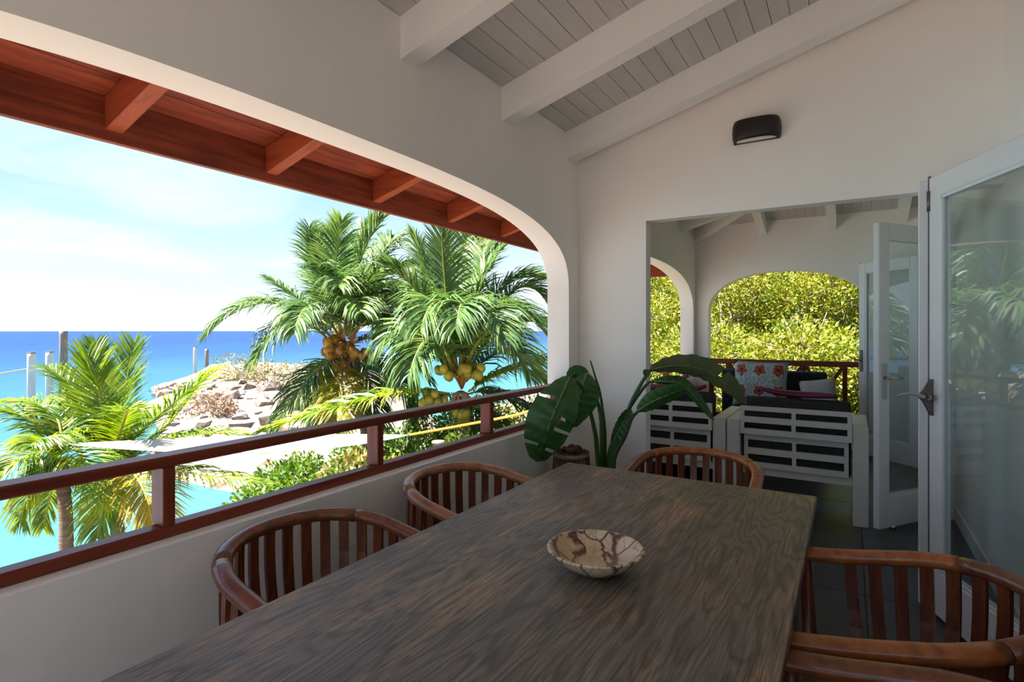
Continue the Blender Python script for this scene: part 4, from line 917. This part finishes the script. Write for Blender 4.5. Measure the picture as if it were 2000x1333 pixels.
# palm with orange coconuts
D = 13.0; base = at(735, 900, D); base.z = hz1(base.x, base.y)-.1; cr0 = at(672, 690, D)
p1 = thing('coconut_palm', 'coconut palm heavy with orange coconuts standing towards the rocky spit', 'palm', base)
trunk(p1, [base, at(722, 860, D), at(706, 790, D), at(690, 735, D), cr0], .20, .15)
g, rc = M['palm_green'], M['rachis']
L1 = [((655, 668, D), (535, 592, D-.6), (408, 650, D-1.2), .95, .75), ((650, 675, D), (575, 632, D-.9), (498, 706, D-1.5), .85, .8), ((660, 660, D), (598, 598, D+.4), (528, 548, D+.6), .75, .5),
      ((664, 655, D), (628, 560, D+.5), (604, 446, D+.4), .8, .4), ((668, 655, D), (655, 540, D-.3), (668, 432, D-.8), .8, .4), ((674, 655, D), (700, 520, D+.3), (748, 424, D+.2), .85, .35),
      ((672, 655, D), (688, 540, D+1.1), (716, 440, D+1.6), .85, .35), ((678, 658, D), (730, 560, D+.6), (800, 520, D+.8), .9, .45), ((682, 662, D), (752, 560, D-.7), (836, 640, D-1.1), .95, .7),
      ((686, 670, D), (742, 600, D-.3), (815, 610, D-.4), .9, .6), ((684, 676, D), (752, 668, D), (835, 742, D+.3), .85, .75), ((690, 690, D), (752, 712, D-.5), (800, 795, D-.8), .8, .75),
      ((668, 700, D), (600, 742, D-.9), (540, 850, D-1.3), .9, .55), ((672, 705, D), (664, 770, D-1.2), (655, 838, D-1.6), .8, .4), ((660, 690, D), (628, 745, D+.5), (615, 835, D+.7), .8, .6),
      ((668, 655, D), (640, 570, D-1.2), (622, 520, D-2.4), .8, .5), ((676, 655, D), (672, 560, D-1.4), (662, 560, D-2.6), .85, .6), ((676, 655, D), (712, 560, D-1.2), (742, 530, D-2.4), .9, .55)]
L1 += [((670, 656, D), (690, 590, D-1.5), (705, 610, D-2.8), .85, .7), ((664, 660, D), (610, 600, D-1.2), (575, 650, D-2.2), .85, .7), ((682, 660, D), (745, 620, D-1.0), (790, 690, D-1.8), .9, .7), ((676, 655, D), (745, 500, D+.8), (772, 470, D+1.4), .85, .4), ((672, 655, D), (632, 520, D+1.0), (640, 450, D+1.6), .8, .4), ((690, 690, D), (720, 740, D-.2), (745, 850, D-.3), .8, .5)]
for i, (a, m, b, L, dr) in enumerate(L1):
    gold = i == 13
    fr_px(p1, a, m, b, L, M['palm_gold'] if gold else g, M['rachis_gold'] if gold else rc, 300+i, droop=dr, wind=WIND)
rn = random.Random(8)
for (u0, v0, n, sx_, sy_) in ((660, 678, 14, 22, 18), (648, 690, 6, 14, 9), (707, 692, 7, 20, 10), (628, 738, 9, 20, 12), (664, 712, 3, 10, 6)):
    for i in range(n): nut(p1, u0+rn.uniform(-sx_, sx_), v0+rn.uniform(-sy_, sy_), D-.35-rn.random()*.45, rn.uniform(.085, .125), M['husk_orange'])
for i in range(26):
    u, v = 672+rn.uniform(-32, 36), 655+rn.uniform(-20, 22); MB().tube([at(676, 700, D-.1), at((u+676)/2, (v+690)/2-8, D-.4), at(u, v, D-.55)], [.02, .018, .01], 5).build('flower_stalk', M['flower_stalk'], p1)
for i in range(10):
    u = 672+rn.uniform(-22, 40); MB().tube([at(684, 706, D-.15), at((u+684)/2, 700, D-.32), at(u, 728+rn.uniform(-8, 14), D-.36)], [.06, .05, .012], 5, sy=.35).build('dry_sheath', M['sheath'], p1)
# palm with yellow-green coconuts
D = 11.0; base = at(925, 960, D); base.z = hz1(base.x, base.y)-.1; cr1 = at(898, 775, D)
p2 = thing('coconut_palm', 'coconut palm with yellow-green coconuts just outside the arch jamb', 'palm', base)
trunk(p2, [base, at(918, 900, D), at(910, 850, D), at(904, 810, D), cr1], .17, .15)
L2 = [((890, 735, D), (848, 560, D+.3), (808, 468, D+.4), .75, .3), ((893, 735, D), (872, 580, D-.3), (862, 446, D-.7), .7, .25), ((898, 730, D), (905, 590, D+.6), (915, 452, D+.9), .75, .25),
      ((902, 735, D), (935, 570, D), (990, 478, D+.2), .8, .35), ((905, 735, D), (970, 575, D+.4), (1062, 545, D+.6), .85, .45), ((908, 740, D), (968, 602, D-.7), (1078, 668, D-1.0), .9, .65),
      ((910, 740, D), (985, 640, D+.2), (1085, 640, D+.4), .85, .6), ((915, 765, D), (985, 728, D-.3), (1085, 700, D-.7), .75, .6), ((915, 770, D), (980, 775, D-.1), (1075, 830, D-.2), .8, .6),
      ((886, 735, D), (828, 590, D-.3), (752, 520, D-.6), .85, .5), ((884, 735, D), (812, 600, D+.4), (735, 590, D+.6), .85, .6), ((882, 740, D), (820, 640, D-.7), (748, 680, D-1.1), .9, .7),
      ((880, 745, D), (828, 680, D+.2), (768, 750, D+.3), .85, .7), ((875, 770, D), (740, 775, D-.9), (515, 842, D-1.6), .72, .5), ((880, 775, D), (840, 790, D+.3), (790, 860, D+.3), .7, .6),
      ((900, 730, D), (905, 600, D-1.4), (890, 640, D-2.5), .85, .6), ((900, 730, D), (940, 610, D-1.2), (985, 660, D-2.3), .9, .65), ((893, 730, D), (862, 600, D-1.2), (822, 640, D-2.2), .9, .65),
      ((898, 735, D), (898, 560, D+.9), (880, 500, D+1.8), .8, .4), ((900, 800, D), (893, 840, D-.9), (882, 905, D-1.2), .35, .3), ((905, 790, D), (960, 820, D+.5), (1000, 890, D+.5), .75, .6)]
L2 += [((905, 735, D), (960, 650, D-1.2), (1040, 740, D-2.0), .9, .7), ((905, 735, D), (1000, 570, D+.8), (1075, 600, D+1.0), .85, .55), ((890, 735, D), (845, 660, D-1.3), (800, 730, D-2.2), .9, .7), ((900, 730, D), (940, 520, D+.5), (960, 470, D+.8), .75, .3), ((888, 735, D), (840, 540, D+1), (835, 480, D+1.6), .8, .35), ((910, 745, D), (990, 690, D+.6), (1070, 760, D+.9), .85, .65)]
for i, (a, m, b, L, dr) in enumerate(L2):
    gold = i in (19,); lime = i in (7, 13)
    fr_px(p2, a, m, b, L, M['palm_gold'] if gold else M['palm_lime'] if lime else g, M['rachis_gold'] if gold or lime else rc, 400+i, droop=dr, wind=WIND, n=(12 if gold else 92))
for (u0, v0, n, sx_, sy_) in ((866, 728, 7, 14, 9), (932, 726, 7, 14, 8), (905, 722, 6, 12, 10), (836, 778, 8, 14, 11), (862, 785, 3, 10, 4), (902, 815, 7, 12, 12)):
    for i in range(n): nut(p2, u0+rn.uniform(-sx_, sx_), v0+rn.uniform(-sy_, sy_), D-.3-rn.random()*.4, rn.uniform(.08, .105), M['husk_lime'])
for i in range(9):
    u = 900+rn.uniform(-28, 28); MB().tube([at(900, 765, D-.1), at((u+900)/2, 770, D-.25), at(u, 796+rn.uniform(-8, 14), D-.3)], [.07, .055, .012], 5, sy=.35).build('dry_sheath', M['sheath'], p2)
for i in range(14):
    u, v = 905+rn.uniform(-25, 30), 705+rn.uniform(-14, 25); MB().tube([at(902, 760, D-.1), at((u+902)/2, (v+750)/2, D-.3), at(u, v, D-.4)], [.02, .018, .01], 5).build('flower_stalk', M['flower_stalk'], p2)
# slim trunk between the two crowns, carries the crown hidden in their leaves
D = 14.0; base = at(808, 960, D); base.z = hz1(base.x, base.y)-.1
p3 = thing('coconut_palm', 'slender palm trunk standing between the two fruiting palms', 'palm', base)
trunk(p3, [base, at(808, 860, D), at(809, 760, D), at(810, 660, D)], .14, .10)
for i, (m, b) in enumerate((((780, 600, D), (745, 640, D+.3)), ((845, 600, D), (880, 650, D+.4)), ((800, 580, D+.5), (790, 560, D+1.2)), ((828, 590, D-.3), (850, 600, D-1)))):
    fr_px(p3, (810, 662, D), m, b, .8, g, rc, 500+i, droop=.6, wind=WIND)
# young palms at the water's edge
lm = M['palm_lime']; rg = M['rachis']
D = 8.6; base = at(128, 1180, D); base.z = hz1(base.x, base.y)-.1
p4 = thing('young_palm', 'young lime-green palm with a straight grey trunk at the water edge', 'palm', base)
trunk(p4, [base, at(129, 1080, D), at(128, 1000, D), at(118, 900, D)], .10, .085)
for i, (m, b, L, dr) in enumerate((((70, 830, D), (-30, 800, D-.3), .62, .5), ((55, 890, D-.5), (-20, 960, D-.8), .62, .6), ((95, 800, D+.3), (-20, 790, D+.6), .6, .6), ((140, 820, D+.3), (165, 760, D+.7), .55, .5),
     ((160, 890, D-.4), (215, 990, D-.8), .6, .5), ((75, 930, D-.3), (40, 1020, D-.5), .55, .5), ((105, 940, D+.3), (85, 1030, D+.4), .5, .5), ((180, 870, D+.2), (260, 910, D+.3), .55, .6), ((95, 860, D-.8), (60, 870, D-1.5), .55, .6))):
    fr_px(p4, (115, 885, D), m, b, L, lm, rg, 600+i, droop=dr, wind=(.05, .05, 0), w=.028, n=88)
D = 9.2; base = at(235, 1190, D); base.z = hz1(base.x, base.y)-.1
p5 = thing('young_palm', 'young yellow-green palm with upright fronds behind the shade sail tip', 'palm', base)
trunk(p5, [base, at(232, 1080, D), at(226, 1000, D), at(212, 925, D)], .11, .09)
for i, (m, b, L, dr) in enumerate((((200, 800, D-.3), (172, 690, D-.2), .68, .12), ((190, 770, D+.3), (188, 672, D+.5), .5, .1), ((238, 790, D+.2), (262, 672, D+.4), .62, .12), ((165, 790, D), (95, 720, D+.2), .55, .3),
     ((290, 830, D), (425, 722, D-.2), .66, .45), ((300, 860, D+.5), (400, 735, D+.8), .5, .4), ((330, 858, D-.2), (470, 850, D-.5), .5, .45), ((150, 850, D-.4), (105, 940, D-.6), .55, .5),
     ((330, 920, D-.3), (520, 945, D-.7), .55, .55), ((265, 930, D-.9), (300, 1040, D-1.4), .75, .35), ((210, 950, D-.6), (190, 1050, D-.9), .6, .4), ((240, 830, D-.7), (252, 800, D-1.5), .5, .3))):
    gold = i in (9,)
    fr_px(p5, (212, 915, D), m, b, L, M['palm_gold'] if gold else lm, M['rachis_gold'] if gold or i in (8,) else rg, 650+i, droop=dr, wind=(.06, .05, 0), w=.029, n=92)
# ------------------------------------------------------------------ low greenery below the railing
k = 0
for (u, v, d, w, h, mat, nm) in ((640, 960, 10.5, 1.7, 2.2, 'green_leaf', 'dense green bush beneath the shade sail'), (560, 985, 11.0, 1.3, 1.7, 'green_leaf', 'small green bush at the edge of the sand below the sail'), (765, 935, 9.4, 1.5, 2.6, 'olive_leaf', 'olive-green bush beside the slender palm trunk'),
      (840, 940, 10.0, 1.8, 2.7, 'green_leaf', 'leafy green bush before the slender palm trunk'), (960, 900, 9.0, 1.5, 2.8, 'green_leaf', 'green bush behind the yellow rope near the jamb'), (1040, 860, 9.5, 1.5, 3.0, 'hill_leaf', 'tall yellow-green bush against the arch jamb'), (1000, 800, 12.5, 1.8, 2.6, 'green_leaf', 'green bush beyond the palm with yellow-green coconuts')):
    p = at(u, v, d); shrub('garden_bush', nm, (p.x, p.y, hz1(p.x, p.y)-.05), w, h, 4200, .13, M[mat], 800+k, 'bushes below the railing', nb=7, twigs=8); k += 1
for (u, d, w, h, mat, nm) in ((560, 14.0, 1.5, 1.6, 'green_leaf', 'dark green bush on the sand behind the gold palm frond'), (690, 14.5, 1.8, 1.9, 'green_leaf', 'green bush round the foot of the orange-fruited palm'), (770, 13.0, 1.8, 2.5, 'olive_leaf', 'olive bush behind the slender palm trunk'), (860, 12.8, 1.9, 2.9, 'green_leaf', 'green bush behind the yellow-fruited palm trunk'), (930, 13.2, 1.9, 3.0, 'hill_leaf', 'yellow-green bush behind the yellow-fruited palm'), (1010, 11.2, 1.8, 3.0, 'green_leaf', 'green bush between the yellow rope and the jamb'), (1060, 12.5, 1.9, 3.3, 'hill_leaf', 'yellow-green bush behind the arch jamb')):
    p = at(u, 900, d); shrub('garden_bush', nm, (p.x, p.y, max(hz1(p.x, p.y), ZS)-.05), w, h, 6000, .12, M[mat], 860+k, 'bushes below the railing', nb=8, twigs=8); k += 1
for (u, v, s_, nm) in ((325, 752, 1.0, 'brown dry bush at the seaward end of the spit'), (470, 752, 1.3, 'low olive bush on the crest of the spit'), (545, 762, 1.7, 'wide olive-brown bush under the bare little tree'), (405, 800, 1.0, 'brown dry weed clump in the middle of the pale stones'), (430, 812, .9, 'reddish dry weed clump beside the brown one'), (600, 805, 1.0, 'dry brown weed clump near the big palm')):
    p = atZ(u, v, -2.7); z = hz1(p.x, p.y); big = math.hypot(p.x, p.y)/40
    shrub('dry_bush', nm, (p.x, p.y, z-.05), 1.6*s_, .9*s_*(1 if big > .7 else .8), 900, .16, M['olive_leaf'] if 'olive' in nm else M['dry'], 900+k, 'dry bushes on the spit', nb=5, twigs=8); k += 1
p = atZ(505, 765, -2.8); z = hz1(p.x, p.y); bt = thing('small_tree', 'thin nearly leafless wind-bent tree on the rocky spit', 'tree', (p.x, p.y, z))
mb = MB(); rn = random.Random(2); dd = (p-V((0, 0, HCAM))).length
for (u, v) in ((470, 705), (440, 700), (500, 712), (530, 715), (455, 720), (515, 700), (545, 725)):
    e = at(u, v, 1); fd = p.dot(V((-sT, cT, 0))); e = at(u, v, fd+rn.uniform(-1.2, 1.2)); m = p.lerp(e, .5)+V((rn.uniform(-.3, .3), 0, rn.uniform(-.3, .1)))
    mb.tube(catmull([V((p.x, p.y, z-.1)), V((p.x, p.y, z+.5)), m, e], 9), [.09, .08, .07, .06, .05, .045, .04, .03, .025, .02], 5)
mb.build('branches', M['twig'], bt)
leaf_cloud([tuple(at(450, 702, fd)), tuple(at(500, 706, fd)), tuple(at(540, 718, fd))], [1.3, 1.2, 1.0], 500, .15, 5, M['olive_leaf'], 'foliage', bt, flatz=.3)
# ------------------------------------------------------------------ mooring posts, ropes, shade sail
M['pole_white'] = noise_mat('pole_white', [(0.4375, 0.425, 0.425), (0.525, 0.5125, 0.5125)], ns=2, rough=.7, spec=.2)
M['pole_rust'] = noise_mat('pole_rust', [(0.125, 0.05625, 0.03125), (0.225, 0.125, 0.08125)], ns=6, rough=.9, spec=.1)
M['pole_wood'] = noise_mat('pole_wood', [(0.1375, 0.1125, 0.1), (0.2625, 0.225, 0.2)], scale=(5, 5, .4), ns=3, rough=.95, spec=.1)
M['rope'] = noise_mat('rope', [(0.3875, 0.225, 0.01875), (0.5, 0.325, 0.05)], ns=30, rough=.8, spec=.2)
def post(u, vt, vb, wpx, mat, label, taper=1.0, d=None):
    b = atZ(u, vb, ZS) if d is None else at(u, vb, d); fd = b.dot(V((-sT, cT, 0))); zt = HCAM-(vt-646)/FPX*fd; r = wpx/FPX*fd/2
    zb = min(hz1(b.x, b.y), ZS)-.3
    q = thing('mooring_post', label, 'post', (b.x, b.y, zb), 'posts in the sea')
    MB().tube([(b.x, b.y, zb), (b.x, b.y, zt-.25), (b.x, b.y, zt)], [r, r*taper, r*taper], 14).build('shaft', mat, q)
    if mat is M['pole_white']:
        MB().tube([(b.x, b.y, zt-.02), (b.x, b.y, zt+.05)], [r*1.03, r*.95], 14).build('cap', M['pole_rust'], q)
        MB().tube([(b.x, b.y, zb), (b.x, b.y, ZS+.5)], [r*1.04]*2, 14).build('rust_band', M['pole_rust'], q)
    return b, fd, r
post(61, 690, 800, 13, M['pole_white'], 'white mooring post in the sea farthest from the wooden post')
post(97, 688, 790, 13, M['pole_white'], 'white mooring post in the sea between another white post and the wooden post')
wp, wfd, wr = post(124, 647, 775, 14.5, M['pole_wood'], 'tall weathered grey wooden post wrapped with orange rope', .92)
post(381, 679, 737, 6, M['pole_white'], 'thin white post beyond the spit')
post(404, 682, 737, 6.5, M['pole_wood'], 'thin grey wooden post beyond the spit next to a white one')
zk = HCAM-(726-646)/FPX*wfd
mb = MB(); rn = random.Random(3)
for i in range(9):
    z = zk-.38+i*.09; mb.tube([(wp.x+(wr+.02)*math.cos(w), wp.y+(wr+.02)*math.sin(w), z+.03*math.sin(w+i)) for w in [2*math.pi*j/14 for j in range(15)]], .05, 5)
for i in range(7): e = V((wp.x+rn.uniform(-.5, .5), wp.y-.2+rn.uniform(-.3, .3), zk+.4+rn.uniform(-.1, .35))); mb.tube([(wp.x, wp.y-wr, zk+.3), e], [.05, .02], 5)
tag(mb.build('rope_knot', M['rope']), 'thick orange rope knot wrapped round the grey wooden post', 'rope')
def rope(P, r, label, n=24):
    o = MB().tube(catmull(P, n), r, 6).build('rope', M['rope']); return tag(o, label, 'rope')
rope([V((wp.x, wp.y-wr, zk))]+[at(u, v, wfd-.3) for u, v in ((60, 721), (0, 730), (-60, 738), (-160, 752))], .035, 'long yellow rope stretched from the wooden post past the white posts')
M['sail'] = noise_mat('sail', [(.56, .52, .46), (.62, .58, .52)], ns=1.5, rough=.9, spec=.1, trans=.25)
C0, C1, C2, C3 = at(124, 868, 7.6), at(800, 850, 7.4), at(560, 826, 9.6), at(470, 905, 5.9)
# taut sail: corner tips left and right, edges sagging inwards
n = 22; vs = []; fs = []
for i in range(n+1):
    for j in range(n+1):
        a = i/n; b = j/n; far = (1-a)**2*C0+2*a*(1-a)*at(520, 846, 9.0)+a*a*C1; near = (1-a)**2*C0+2*a*(1-a)*at(560, 915, 6.0)+a*a*C1
        p = far*(1-b)+near*b; p.z -= .10*math.sin(math.pi*b)*math.sin(math.pi*a); vs.append(p)
for i in range(n):
    for j in range(n): q = i*(n+1)+j; fs.append((q, q+1, q+n+2, q+n+1))
ss = MB().add(vs, fs, True).build('shade_sail', M['sail'], origin=at(480, 870, 7.4)); md = ss.modifiers.new('thick', 'SOLIDIFY'); md.thickness = .004
tag(ss, 'white cloth shade sail stretched on ropes below the railing', 'sail')
rope([C0, at(60, 867, 7.7), at(0, 868, 7.8), at(-60, 869, 7.9), at(-170, 872, 8.1)], .012, 'yellow rope pulling the pointed sail corner towards the sea')
rope([C1, at(900, 832, 7.2), at(1000, 813, 6.9), at(1060, 800, 6.7), V((XL2-.17, 6.3, .62))], .016, 'orange rope running from the sail corner past the palm trunk to the jamb')

# grey flat-topped timber post in the bushes
p = at(856, 862, 8.6); zg = hz1(p.x, p.y)-.1
gp = thing('timber_post', 'grey flat-topped timber post in the bushes beneath the orange rope', 'post', (p.x, p.y, zg))
MB().tube([(p.x, p.y, zg), (p.x, p.y, p.z-.10), (p.x, p.y, p.z-.03)], [.08, .075, .075], 14).build('shaft', M['pole_wood'], gp)
MB().tube([(p.x, p.y, p.z-.03), (p.x, p.y, p.z)], [.105, .10], 16).build('cap', M['pole_wood'], gp)

for (u, v, d, nm) in ((-170, 872, 8.1, 'grey timber post holding the sail rope at the water edge'), (-160, 752, wfd-.3, 'grey timber post holding the long yellow rope in the sea')):
    p = at(u, v, d); zb = min(hz1(p.x, p.y), ZS)-.3
    q = thing('rope_post', nm, 'post', (p.x, p.y, zb)); MB().tube([(p.x, p.y, zb), (p.x, p.y, p.z+.15)], [.09, .08], 12).build('shaft', M['pole_wood'], q)
